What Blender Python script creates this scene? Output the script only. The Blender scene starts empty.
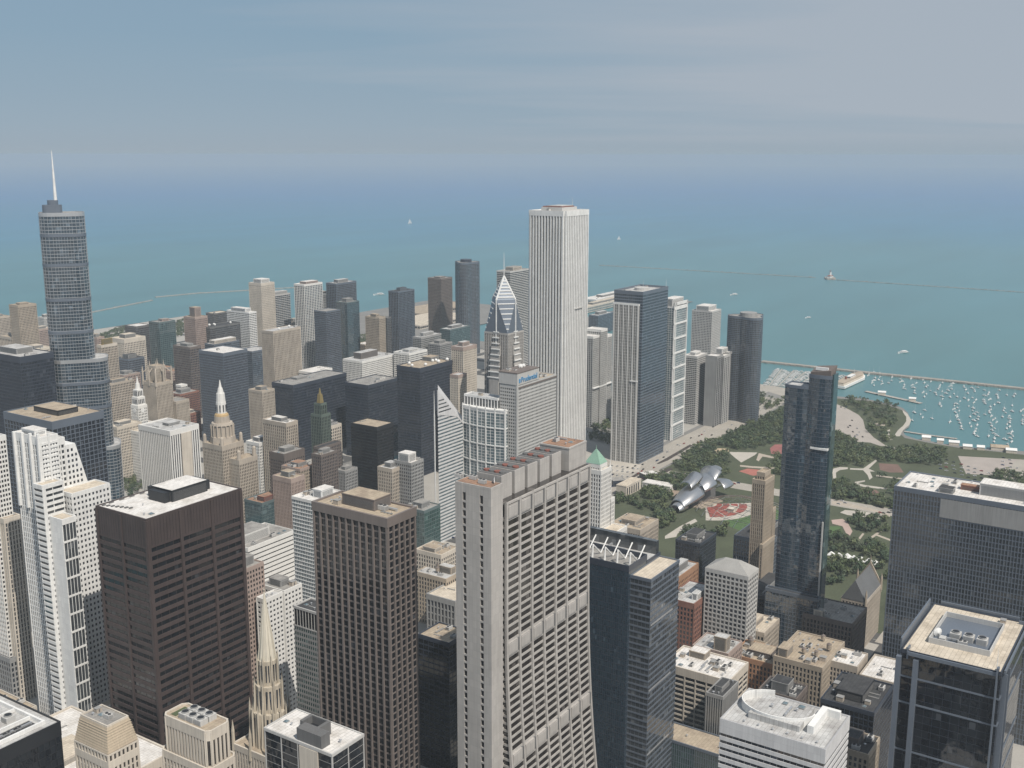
import bpy, bmesh, math, random
from mathutils import Vector, Matrix
import numpy as np

R_ = math.radians
SC = bpy.context.scene
COL = SC.collection

# ------------------------------------------------------------------ camera, sky, sun, exposure
CAM_POS = Vector((4.36, -20.8, 419.4))
CAM_AZ, CAM_PITCH, CAM_ROLL, CAM_F = 0.985705, -0.205903, 0.000986, 1096.175
def cam_axes():
    f = Vector((math.sin(CAM_AZ)*math.cos(CAM_PITCH), math.cos(CAM_AZ)*math.cos(CAM_PITCH), math.sin(CAM_PITCH)))
    r = Vector((math.cos(CAM_AZ), -math.sin(CAM_AZ), 0))
    u = r.cross(f)
    c, s = math.cos(CAM_ROLL), math.sin(CAM_ROLL)
    return f, c*r + s*u, -s*r + c*u
CF, CR, CU = cam_axes()
cd = bpy.data.cameras.new('camera'); cam = bpy.data.objects.new('camera', cd); COL.objects.link(cam)
cd.sensor_fit = 'HORIZONTAL'; cd.sensor_width = 36.0; cd.lens = 36.0*CAM_F/1024.0
cd.clip_start = 1.0; cd.clip_end = 200000.0
m3 = Matrix((CR, CU, -CF)).transposed()
cam.matrix_world = Matrix.Translation(CAM_POS) @ m3.to_4x4()
SC.camera = cam

SUN_AZ, SUN_EL = 203.0, 54.0          # compass azimuth, elevation
w = bpy.data.worlds.new("World"); SC.world = w; w.use_nodes = True
nt = w.node_tree; nt.nodes.clear()
N = nt.nodes.new; L = nt.links.new
out = N('ShaderNodeOutputWorld'); bg = N('ShaderNodeBackground'); sky = N('ShaderNodeTexSky')
sky.sky_type = 'NISHITA'; sky.sun_disc = False
sky.sun_elevation = R_(SUN_EL); sky.sun_rotation = R_(SUN_AZ)
sky.altitude = 200; sky.air_density = 1.0; sky.dust_density = 0.1; sky.ozone_density = 1.0
bg.inputs['Strength'].default_value = 0.075
# thin high cloud, a real layer of the sky seen by direction
tc = N('ShaderNodeTexCoord'); sep = N('ShaderNodeSeparateXYZ'); L(tc.outputs['Generated'], sep.inputs[0])
zz = N('ShaderNodeMath'); zz.operation = 'ADD'; zz.inputs[1].default_value = 0.06; L(sep.outputs['Z'], zz.inputs[0])
zm = N('ShaderNodeMath'); zm.operation = 'MAXIMUM'; zm.inputs[1].default_value = 0.03; L(zz.outputs[0], zm.inputs[0])
dx = N('ShaderNodeMath'); dx.operation = 'DIVIDE'; L(sep.outputs['X'], dx.inputs[0]); L(zm.outputs[0], dx.inputs[1])
dy = N('ShaderNodeMath'); dy.operation = 'DIVIDE'; L(sep.outputs['Y'], dy.inputs[0]); L(zm.outputs[0], dy.inputs[1])
cmb = N('ShaderNodeCombineXYZ'); L(dx.outputs[0], cmb.inputs[0]); L(dy.outputs[0], cmb.inputs[1])
mp = N('ShaderNodeMapping'); mp.inputs['Scale'].default_value = (0.22, 0.08, 1); mp.inputs['Location'].default_value = (0.35, 0.1, 0)
mr0 = N('ShaderNodeMapping'); mr0.inputs['Rotation'].default_value = (0, 0, R_(-33.5)); L(cmb.outputs[0], mr0.inputs[0]); L(mr0.outputs[0], mp.inputs[0])
no = N('ShaderNodeTexNoise'); no.inputs['Scale'].default_value = 1.7; no.inputs['Detail'].default_value = 6; no.inputs['Roughness'].default_value = 0.55
L(mp.outputs[0], no.inputs['Vector'])
# a high even veil, thickest low over the lake, then streaks of thin cloud in it
veil = N('ShaderNodeMapRange'); veil.inputs[1].default_value = 0.05; veil.inputs[2].default_value = 0.75; veil.inputs[3].default_value = 0.92; veil.inputs[4].default_value = 0.25
L(sep.outputs['Z'], veil.inputs[0])
vm = N('ShaderNodeMixRGB'); vm.inputs[2].default_value = (3.25, 4.75, 6.2, 1); L(veil.outputs[0], vm.inputs[0]); L(sky.outputs[0], vm.inputs[1])
cr = N('ShaderNodeValToRGB'); cr.color_ramp.elements[0].position = 0.38; cr.color_ramp.elements[1].position = 0.74
cr.color_ramp.elements[0].color = (0, 0, 0, 1); cr.color_ramp.elements[1].color = (1, 1, 1, 1)
bank = N('ShaderNodeVectorMath'); bank.operation = 'DOT_PRODUCT'; bank.inputs[1].default_value = (0.552*0.75, -0.834*0.75, 0.6); L(tc.outputs['Generated'], bank.inputs[0])   # a thicker bank to the south-east
bs_ = N('ShaderNodeMath'); bs_.operation = 'ADD'; L(no.outputs['Fac'], bs_.inputs[0]); L(bank.outputs['Value'], bs_.inputs[1])
L(bs_.outputs[0], cr.inputs[0])
low = N('ShaderNodeMapRange'); low.inputs[1].default_value = 0.0; low.inputs[2].default_value = 0.10; low.inputs[3].default_value = 0.45; low.inputs[4].default_value = 0.0; L(sep.outputs['Z'], low.inputs[0])
mxx = N('ShaderNodeMath'); mxx.operation = 'MAXIMUM'; L(cr.outputs[0], mxx.inputs[0]); L(low.outputs[0], mxx.inputs[1])
thin = N('ShaderNodeMath'); thin.operation = 'MULTIPLY'; thin.inputs[1].default_value = 0.75; L(mxx.outputs[0], thin.inputs[0])
mix = N('ShaderNodeMixRGB'); mix.inputs[2].default_value = (5.7, 6.25, 7.0, 1)
L(thin.outputs[0], mix.inputs[0]); L(vm.outputs[0], mix.inputs[1])
# the lake air where it meets the sky
rim = N('ShaderNodeMapRange'); rim.interpolation_type = 'SMOOTHSTEP'; rim.inputs[1].default_value = 0.0; rim.inputs[2].default_value = 0.028; rim.inputs[3].default_value = 1.0; rim.inputs[4].default_value = 0.0; L(sep.outputs['Z'], rim.inputs[0])
mix2 = N('ShaderNodeMixRGB'); mix2.inputs[2].default_value = (4.35, 5.35, 6.3, 1); L(rim.outputs[0], mix2.inputs[0]); L(mix.outputs[0], mix2.inputs[1])
L(mix2.outputs[0], bg.inputs[0]); L(bg.outputs[0], out.inputs[0])

sl = bpy.data.lights.new('sun', 'SUN'); sl.energy = 4.6; sl.angle = R_(0.53); sl.color = (1.0, 0.93, 0.84)
so = bpy.data.objects.new('sun', sl); COL.objects.link(so); so.location = (-300, -600, 900)
sd = Vector((math.sin(R_(SUN_AZ))*math.cos(R_(SUN_EL)), math.cos(R_(SUN_AZ))*math.cos(R_(SUN_EL)), math.sin(R_(SUN_EL))))
so.rotation_euler = sd.to_track_quat('Z', 'Y').to_euler()
SC.view_settings.view_transform = 'Standard'; SC.view_settings.look = 'None'
SC.view_settings.exposure = 0.0; SC.view_settings.gamma = 1.0; SC.view_settings.use_curve_mapping = False
SC.cycles.use_denoising = True
SC.cycles.max_bounces = 6; SC.cycles.diffuse_bounces = 2; SC.cycles.glossy_bounces = 3; SC.cycles.volume_bounces = 1
SC.cycles.sample_clamp_indirect = 4.0
HAZE_DENSITY = 0.80e-4
HAZE_COLOR = (0.57, 0.64, 0.695)

# ------------------------------------------------------------------ where a thing of known height stands (map work from the survey of the picture)
def ray(px, py): return CF + CR*((px-512)/CAM_F) - CU*((py-384)/CAM_F)
def un(px, py, h=0.0):
    d = ray(px, py); t = (h-CAM_POS.z)/d.z
    return CAM_POS + d*t
def along(px, p, axis):
    o = p-CAM_POS; k = (px-512)/CAM_F; a = Vector(axis)
    return (k*o.dot(CF)-o.dot(CR))/(a.dot(CR)-k*a.dot(CF))
def plot(pw, s, pe, h, W=None, D=None):
    p = un(s[0], s[1], h)
    d = D if D else along(pw, p, (0, 1, 0)); e = W if W else along(pe, p, (1, 0, 0))
    return p.x, p.y, max(e, 3), max(d, 3)
def G(pts): return [tuple(un(a, b, 0)[:2]) for a, b in pts]

# ------------------------------------------------------------------ materials
MATS = {}
def newmat(name):
    m = bpy.data.materials.new(name); m.use_nodes = True; t = m.node_tree
    b = t.nodes['Principled BSDF']; MATS[name] = m
    return m, t, b
def mat(name, c, rough=0.8, var=0.18, scale=0.06, fine=1.3, metal=0.0, streak=0.0, spec=0.35, joint=None):
    """a weathered surface: large stains, fine grain and (streak) rain marks running down"""
    if name in MATS: return MATS[name]
    m, t, b = newmat(name)
    n = t.nodes.new; l = t.links.new
    co = n('ShaderNodeTexCoord'); geo = n('ShaderNodeNewGeometry')
    n1 = n('ShaderNodeTexNoise'); n1.inputs['Scale'].default_value = scale; n1.inputs['Detail'].default_value = 5
    l(geo.outputs['Position'], n1.inputs['Vector'])
    n2 = n('ShaderNodeTexNoise'); n2.inputs['Scale'].default_value = fine; n2.inputs['Detail'].default_value = 3
    if streak:
        mp = n('ShaderNodeMapping'); mp.inputs['Scale'].default_value = (1, 1, 0.03); l(geo.outputs['Position'], mp.inputs[0]); l(mp.outputs[0], n2.inputs['Vector'])
    else:
        l(geo.outputs['Position'], n2.inputs['Vector'])
    ad = n('ShaderNodeMath'); ad.operation = 'ADD'; l(n1.outputs['Fac'], ad.inputs[0]); l(n2.outputs['Fac'], ad.inputs[1])
    mr = n('ShaderNodeMapRange'); mr.inputs[1].default_value = 0.6; mr.inputs[2].default_value = 1.4
    mr.inputs[3].default_value = 1-var; mr.inputs[4].default_value = 1+var; l(ad.outputs[0], mr.inputs[0])
    mx = n('ShaderNodeMixRGB'); mx.blend_type = 'MULTIPLY'; mx.inputs[0].default_value = 1; mx.inputs[1].default_value = (*c, 1)
    l(mr.outputs[0], mx.inputs[2])
    if joint:                                   # stone or metal panels: each a shade apart, dark joints between
        sp = n('ShaderNodeSeparateXYZ'); l(geo.outputs['Position'], sp.inputs[0]); sm = n('ShaderNodeMath'); sm.operation = 'ADD'; l(sp.outputs['X'], sm.inputs[0]); l(sp.outputs['Y'], sm.inputs[1])
        cb = n('ShaderNodeCombineXYZ'); l(sm.outputs[0], cb.inputs[0]); l(sp.outputs['Z'], cb.inputs[1])
        bk = n('ShaderNodeTexBrick'); bk.offset = 0; bk.inputs['Scale'].default_value = 1; bk.inputs['Brick Width'].default_value = joint[0]; bk.inputs['Row Height'].default_value = joint[1]; bk.inputs['Mortar Size'].default_value = .035
        bk.inputs['Color1'].default_value = (1, 1, 1, 1); bk.inputs['Color2'].default_value = (.90, .90, .905, 1); bk.inputs['Mortar'].default_value = (.66, .66, .67, 1); l(cb.outputs[0], bk.inputs['Vector'])
        m2 = n('ShaderNodeMixRGB'); m2.blend_type = 'MULTIPLY'; m2.inputs[0].default_value = 1; l(mx.outputs[0], m2.inputs[1]); l(bk.outputs[0], m2.inputs[2]); mx = m2
    l(mx.outputs[0], b.inputs['Base Color'])
    b.inputs['Roughness'].default_value = rough; b.inputs['Metallic'].default_value = metal; b.inputs['Specular IOR Level'].default_value = spec
    return m
def glass(name, c, c2, rough=0.06, cell=(3.2, 3.2, 3.9), wave=0.0, ior=1.7, blind=0.06):
    """window glass: every pane a little different, some with blinds drawn, panels slightly out of plane"""
    if name in MATS: return MATS[name]
    m, t, b = newmat(name); n = t.nodes.new; l = t.links.new
    co = n('ShaderNodeTexCoord')
    dv = n('ShaderNodeVectorMath'); dv.operation = 'DIVIDE'; dv.inputs[1].default_value = cell; l(co.outputs['Object'], dv.inputs[0])
    ad = n('ShaderNodeVectorMath'); ad.operation = 'ADD'; ad.inputs[1].default_value = (0.137, 0.151, 0.071); l(dv.outputs[0], ad.inputs[0])
    fl = n('ShaderNodeVectorMath'); fl.operation = 'FLOOR'; l(ad.outputs[0], fl.inputs[0])
    oi = n('ShaderNodeObjectInfo'); geo = n('ShaderNodeNewGeometry')
    a1 = n('ShaderNodeMath'); a1.operation = 'ADD'; l(oi.outputs['Random'], a1.inputs[0]); l(geo.outputs['Random Per Island'], a1.inputs[1])
    wn = n('ShaderNodeTexWhiteNoise'); wn.noise_dimensions = '4D'; l(fl.outputs[0], wn.inputs['Vector']); l(a1.outputs[0], wn.inputs['W'])
    rp = n('ShaderNodeValToRGB'); e = rp.color_ramp.elements
    e[0].position = 0; e[0].color = (*c, 1); e[1].position = 1-blind; e[1].color = (*c2, 1)
    x = rp.color_ramp.elements.new(min(0.995, 1-blind+0.02)); bl = [min(0.3, v*1.6+0.03) for v in c2]; x.color = (*bl, 1)
    l(wn.outputs['Value'], rp.inputs[0]); l(rp.outputs[0], b.inputs['Base Color'])
    b.inputs['Roughness'].default_value = rough; b.inputs['IOR'].default_value = ior
    if wave:
        nz = n('ShaderNodeTexNoise'); nz.inputs['Scale'].default_value = 0.09; nz.inputs['Detail'].default_value = 2; l(geo.outputs['Position'], nz.inputs['Vector'])
        bp = n('ShaderNodeBump'); bp.inputs['Strength'].default_value = wave; bp.inputs['Distance'].default_value = 1.0
        l(nz.outputs['Fac'], bp.inputs['Height']); l(bp.outputs[0], b.inputs['Normal'])
    return m
def roofmat(name, c, c2, seam=9.0):
    """membrane or gravel roof: patches, ponding stains, seams"""
    if name in MATS: return MATS[name]
    m, t, b = newmat(name); n = t.nodes.new; l = t.links.new
    geo = n('ShaderNodeNewGeometry')
    n1 = n('ShaderNodeTexNoise'); n1.inputs['Scale'].default_value = 0.10; n1.inputs['Detail'].default_value = 7; n1.inputs['Roughness'].default_value = 0.68
    l(geo.outputs['Position'], n1.inputs['Vector'])
    rp = n('ShaderNodeValToRGB'); e = rp.color_ramp.elements; e[0].position = 0.34; e[0].color = (*c2, 1); e[1].position = 0.56; e[1].color = (*c, 1)
    l(n1.outputs['Fac'], rp.inputs[0])
    bk = n('ShaderNodeTexBrick'); bk.inputs['Scale'].default_value = 1.0/seam; bk.inputs['Mortar Size'].default_value = 0.012
    bk.inputs['Color1'].default_value = (1, 1, 1, 1); bk.inputs['Color2'].default_value = (0.86, 0.86, 0.86, 1); bk.inputs['Mortar'].default_value = (0.6, 0.6, 0.6, 1)
    l(geo.outputs['Position'], bk.inputs['Vector'])
    mx = n('ShaderNodeMixRGB'); mx.blend_type = 'MULTIPLY'; mx.inputs[0].default_value = 1; l(rp.outputs[0], mx.inputs[1]); l(bk.outputs[0], mx.inputs[2])
    l(mx.outputs[0], b.inputs['Base Color']); b.inputs['Roughness'].default_value = 0.9; b.inputs['Specular IOR Level'].default_value = 0.2
    return m

WL = dict(
 white=mat('white_stone', (.70, .69, .66), .7, .10, streak=1), paint=mat('white_paint', (.76, .76, .74), .6, .10, streak=1, joint=(3.0, 3.9)),
 cream=mat('cream_stone', (.54, .49, .42), .85, .2, streak=1), beige=mat('beige_stone', (.42, .37, .31), .85, .22, streak=1),
 tan=mat('tan_brick', (.37, .315, .25), .9, .22), pink=mat('pink_brick', (.36, .285, .25), .9, .2), brick=mat('red_brick', (.24, .12, .09), .9, .28),
 orange=mat('orange_brick', (.36, .21, .13), .9, .22), brown=mat('brown_stone', (.155, .13, .118), .8, .2, streak=1), rose=mat('rose_granite', (.175, .150, .138), .5, .15, streak=1),
 granite=mat('grey_granite', (.42, .40, .375), .55, .14, streak=1, joint=(2.4, 4.15)), grey=mat('grey_concrete', (.28, .28, .275), .85, .2, streak=1), lgrey=mat('light_grey_concrete', (.46, .455, .44), .8, .14, streak=1),
 steel=mat('weathered_steel', (.068, .051, .048), .55, .25, streak=1, joint=(2.4, 5.5)), black=mat('black_steel', (.022, .024, .028), .45, .2), navy=mat('dark_blue_hazed_metal', (.042, .052, .072), .4, .2),  # navy carries extra blue in place of distance haze
 alum=mat('silver_aluminium', (.55, .56, .57), .35, .08, metal=.6), bluegrey=mat('blue_grey_hazed_metal', (.155, .182, .222), .4, .1, metal=.3),  # bluegrey made bluer to stand in for mid-distance haze
 offwhite=mat('offwhite_panels', (.60, .60, .60), .55, .10, streak=1, joint=(3.2, 3.75)),
 green=mat('green_terracotta', (.105, .135, .115), .6, .2, streak=1), copper=mat('green_copper', (.22, .36, .28), .8, .2, streak=1), gold=mat('gold_leaf', (.50, .38, .17), .35, .15, metal=.7),
 dgrey=mat('dark_grey_concrete', (.13, .13, .13), .8, .2, streak=1), slate=mat('slate_roofing', (.12, .125, .13), .7, .25), rust=mat('rust_red_metal', (.22, .09, .07), .8, .3),
 teal=mat('teal_metal', (.11, .15, .155), .4, .15),
)
GL = dict(
 dark=glass('dark_glass', (.010, .013, .019), (.028, .035, .048)), black=glass('black_glass', (.006, .007, .009), (.014, .016, .02), .08, ior=1.6, blind=.03),
 blue=glass('blue_glass', (.02, .035, .05), (.05, .075, .10), wave=.15, ior=1.9), green=glass('green_glass', (.02, .05, .048), (.05, .10, .095), wave=.1, ior=1.8),
 bronze=glass('bronze_glass', (.018, .016, .016), (.04, .035, .032)), teal=glass('teal_glass', (.03, .06, .068), (.06, .10, .11), wave=.12, ior=1.9),
 mirror=glass('deep_blue_curtain_glass', (.022, .042, .062), (.036, .062, .086), .03, (3, 3, 3.4), wave=.35, ior=2.1, blind=.02),
 pale=glass('pale_blue_glass', (.08, .12, .14), (.16, .21, .23), wave=.1, ior=1.9), grey=glass('grey_glass', (.03, .035, .04), (.07, .078, .085), wave=.1, ior=1.8),
 mblack=glass('mirror_black_glass', (.008, .010, .014), (.02, .024, .03), .02, (3, 3, 3.9), wave=.3, ior=1.55, blind=.02),
)
RF = dict(
 white=roofmat('white_membrane_roof', (.74, .72, .69), (.55, .52, .48)), tan=roofmat('tan_gravel_roof', (.44, .37, .28), (.32, .26, .20)),
 grey=roofmat('grey_gravel_roof', (.34, .33, .31), (.22, .21, .20)), dark=roofmat('tar_roof', (.07, .072, .075), (.045, .046, .05)),
 rust=roofmat('rust_gravel_roof', (.36, .22, .15), (.24, .16, .12)), lgrey=roofmat('pale_grey_roof', (.52, .52, .51), (.34, .33, .32)), cream=roofmat('cream_roof', (.62, .55, .45), (.46, .40, .32)),
)

# ------------------------------------------------------------------ mesh helpers
class MB:
    def __init__(s): s.v = []; s.f = []; s.m = []
    def face(s, idx, m=0): s.f.append(idx); s.m.append(m)
    def box(s, x0, y0, z0, x1, y1, z1, m=0, bottom=True):
        b = len(s.v); s.v += [(x0,y0,z0),(x1,y0,z0),(x1,y1,z0),(x0,y1,z0),(x0,y0,z1),(x1,y0,z1),(x1,y1,z1),(x0,y1,z1)]
        F = [(4,5,6,7),(0,1,5,4),(1,2,6,5),(2,3,7,6),(3,0,4,7)] + ([(3,2,1,0)] if bottom else [])
        for q in F: s.face([b+i for i in q], m)
    def obox(s, o, ux, uy, x0, x1, y0, y1, z0, z1, m=0):
        """box in a local frame: origin o (2D), ux along, uy outward"""
        b = len(s.v)
        for z in (z0, z1):
            for (a, c) in ((x0,y0),(x1,y0),(x1,y1),(x0,y1)):
                s.v.append((o[0]+ux[0]*a+uy[0]*c, o[1]+ux[1]*a+uy[1]*c, z))
        for q in [(4,7,6,5),(0,4,5,1),(1,5,6,2),(2,6,7,3),(3,7,4,0),(0,1,2,3)]: s.face([b+i for i in q], m)
    def prism(s, poly, z0, z1, m=0, mt=None, bottom=True, scale=None):
        n = len(poly); b = len(s.v); top = poly if scale is None else scale
        s.v += [(x,y,z0) for x,y in poly] + [(x,y,z1) for x,y in top]
        for i in range(n): s.face([b+i, b+(i+1)%n, b+n+(i+1)%n, b+n+i], m)
        s.face([b+n+i for i in range(n)], m if mt is None else mt)
        if bottom: s.face([b+n-1-i for i in range(n)], m)
    def ring(s, po, pi, z0, z1, m=0):
        n = len(po); b = len(s.v)
        for P in (po, pi):
            for z in (z0, z1): s.v += [(x,y,z) for x,y in P]
        for i in range(n):
            j = (i+1)%n
            s.face([b+i,b+j,b+n+j,b+n+i],m); s.face([b+2*n+j,b+2*n+i,b+3*n+i,b+3*n+j],m)
            s.face([b+n+i,b+n+j,b+3*n+j,b+3*n+i],m); s.face([b+j,b+i,b+2*n+i,b+2*n+j],m)
    def tube(s, p, q, r, m=0, n=6, r2=None):
        p, q = Vector(p), Vector(q); d = (q-p); 
        if d.length < 1e-6: return
        d.normalize(); a = d.orthogonal().normalized(); c = d.cross(a); b = len(s.v); r2 = r if r2 is None else r2
        for (o, rr) in ((p, r), (q, r2)):
            for k in range(n):
                t = 2*math.pi*k/n; s.v.append(tuple(o + a*(rr*math.cos(t)) + c*(rr*math.sin(t))))
        for k in range(n): s.face([b+k, b+(k+1)%n, b+n+(k+1)%n, b+n+k], m)
        s.face([b+n-1-k for k in range(n)], m); s.face([b+n+k for k in range(n)], m)
    def dome(s, c, r, h, m=0, n=12, k=4, full=False):
        b = len(s.v); rows = range(-k+1 if full else 0, k)
        for j in rows:
            t = math.pi/2*j/k
            for i in range(n):
                a = 2*math.pi*i/n; s.v.append((c[0]+r*math.cos(t)*math.cos(a), c[1]+r*math.cos(t)*math.sin(a), c[2]+h*math.sin(t)))
        nr = len(rows)
        for j in range(nr-1):
            for i in range(n): s.face([b+j*n+i, b+j*n+(i+1)%n, b+(j+1)*n+(i+1)%n, b+(j+1)*n+i], m)
        s.v.append((c[0], c[1], c[2]+h)); tpt = len(s.v)-1
        for i in range(n): s.face([b+(nr-1)*n+i, b+(nr-1)*n+(i+1)%n, tpt], m)
    def mesh(s, name, mats):
        me = bpy.data.meshes.new(name); me.from_pydata(s.v, [], s.f)
        for q in mats: me.materials.append(q)
        if any(s.m): me.polygons.foreach_set('material_index', s.m)
        me.update(); return me
    def build(s, name, mats, parent=None, loc=(0,0,0), rz=0):
        if not isinstance(mats, (list, tuple)): mats = [mats]
        o = bpy.data.objects.new(name, s.mesh(name, mats)); COL.objects.link(o); o.location = loc; o.rotation_euler[2] = rz
        if parent: o.parent = parent
        return o
def inst(name, me, parent=None, loc=(0,0,0), rz=0, sc=None):
    o = bpy.data.objects.new(name, me); COL.objects.link(o); o.location = loc; o.rotation_euler[2] = rz
    if sc: o.scale = sc
    if parent: o.parent = parent
    return o
def tag(o, label=None, cat=None, group=None, kind=None):
    if label: o['label'] = label
    if cat: o['category'] = cat
    if group: o['group'] = group
    if kind: o['kind'] = kind
    return o
def thing(name, label, cat, loc=(0,0,0), group=None):
    o = bpy.data.objects.new(name, None); COL.objects.link(o); o.location = loc; o.empty_display_size = 5
    return tag(o, label, cat, group)
def rect(x0, y0, x1, y1): return [(x0,y0),(x1,y0),(x1,y1),(x0,y1)]
def offset(poly, d):
    n = len(poly); o = []
    for i in range(n):
        p, c, q = Vector(poly[i-1]), Vector(poly[i]), Vector(poly[(i+1)%n])
        e1 = (c-p).normalized(); e2 = (q-c).normalized(); n1 = Vector((e1.y,-e1.x)); n2 = Vector((e2.y,-e2.x))
        b = n1+n2; k = max(0.35, 1+n1.dot(n2)); o.append((c.x+b.x*d/k, c.y+b.y*d/k))
    return o
def rounded(w_, d_, r, rz=0, k=5):
    pts = []
    for (cx, cy, a0) in ((w_/2-r, d_/2-r, 0), (-w_/2+r, d_/2-r, 90), (-w_/2+r, -d_/2+r, 180), (w_/2-r, -d_/2+r, 270)):
        for i in range(k+1):
            a = R_(a0+90*i/k); x, y = cx+r*math.cos(a), cy+r*math.sin(a); pts.append((x*math.cos(rz)-y*math.sin(rz), x*math.sin(rz)+y*math.cos(rz)))
    return pts
def blob(Rr, amp, lobes, ph, n=36):
    return [((Rr*(1-amp+amp*math.cos(lobes*(2*math.pi*i/n)+ph)))*math.cos(2*math.pi*i/n), (Rr*(1-amp+amp*math.cos(lobes*(2*math.pi*i/n)+ph)))*math.sin(2*math.pi*i/n)) for i in range(n)]

# ------------------------------------------------------------------ a tier of a building
class S:
    """facade: glass, wall, floor height, spandrel height, bay width, pier width, pier depth, spandrel depth, solid top"""
    def __init__(s, g, wl, fh=3.9, sh=1.5, bw=3.2, pw=1.0, dp=.35, ds=.25, top=3.0, wall2=None):
        s.g, s.w, s.fh, s.sh, s.bw, s.pw, s.dp, s.ds, s.top = GL[g], WL[wl], fh, sh, bw, pw, dp, ds, top
        s.w2 = WL[wall2] if wall2 else s.w
def tier(root, poly, z0, z1, st, roof='grey', parapet=1.1, win=None, every=1, solid_edges=(), roofpart=True):
    mb = MB(); n = len(poly)
    mb.prism(poly, z0, z1, 0, bottom=False)
    ztop = z1 - st.top
    nf = max(1, int((ztop-z0)/st.fh)); fh = (ztop-z0)/nf
    so_ = offset(poly, st.ds)
    if st.sh > 0:
        for k in range(nf):
            if k % every == 0: mb.prism(so_, z0+k*fh, z0+k*fh+st.sh, 1)
    capo = offset(poly, max(st.dp, st.ds)+.08)
    mb.ring(capo, offset(poly, -.3), ztop if st.top > 0 else z1-.6, z1+parapet, 2)
    wroot = root.matrix_world.translation if root.parent else root.location
    panes = []
    for i in range(n):
        a, b = Vector(poly[i]), Vector(poly[(i+1)%n]); Ln = (b-a).length
        if Ln < .8: continue
        ux = (b-a)/Ln; uy = Vector((ux.y, -ux.x)); nb = max(1, round(Ln/st.bw)); bw = Ln/nb
        if i in solid_edges:
            mb.obox(a, ux, uy, -.02, Ln+.02, -.2, max(st.dp, st.ds)+.04, z0, ztop, 1); continue
        if st.pw > 0:
            for k in range(nb+1):
                mb.obox(a, ux, uy, k*bw-st.pw/2, k*bw+st.pw/2, -.15, st.dp+(.013 if abs(st.dp-st.pw/2) < .02 else 0), z0, z1-.04, 1)
        mid = Vector((a.x+b.x, a.y+b.y))/2 + Vector(root.location[:2]); to = Vector(CAM_POS[:2])-mid
        if win and to.dot(uy) > 0:
            for f in range(nf):
                for k in range(nb): panes.append((i, a, ux, uy, k*bw+max(st.pw, .12)/2+.05, (k+1)*bw-max(st.pw, .12)/2-.05, z0+f*fh+st.sh+.06, z0+(f+1)*fh-.06))
    mb.build('wall', [st.g, st.w, st.w2], root)
    if panes:
        vis = []
        for q in panes:
            c = Vector((root.location.x+q[1].x+q[2].x*(q[4]+q[5])/2, root.location.y+q[1].y+q[2].y*(q[4]+q[5])/2, (q[6]+q[7])/2)); d = c-CAM_POS
            z = d.dot(CF); px = 512+CAM_F*d.dot(CR)/z; py = 384-CAM_F*d.dot(CU)/z
            ok = z > 0 and 0 < px < 1024 and 0 < py < 768
            vis.append((0 if ok else 1, d.length))
        order = sorted(range(len(panes)), key=lambda k: vis[k]); one = set(order[:win]); memo = {}
        rest = MB()
        for k, (i, a, ux, uy, x0, x1, za, zb) in enumerate(panes):
            if k in one:
                key = (i, round(x1-x0, 2), round(zb-za, 2))
                if key not in memo:
                    q = MB(); q.obox((0,0), ux, uy, 0, x1-x0, 0, .05, 0, zb-za); memo[key] = q.mesh('window', [st.g])
                inst('window', memo[key], root, (a.x+ux.x*x0+uy.x*.012, a.y+ux.y*x0+uy.y*.012, za))
            else:
                b = len(rest.v)
                for (xx, z_) in ((x0,za),(x1,za),(x1,zb),(x0,zb)): rest.v.append((a.x+ux.x*xx+uy.x*.055, a.y+ux.y*xx+uy.y*.055, z_))
                rest.face([b,b+1,b+2,b+3])
        if rest.f: tag(rest.build('windows', st.g, root), kind='stuff')
    if roofpart:
        q = MB(); q.prism(offset(poly, -.31), z1+.01, z1+.16, 0, bottom=False); q.build('roof', RF[roof], root)

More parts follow.
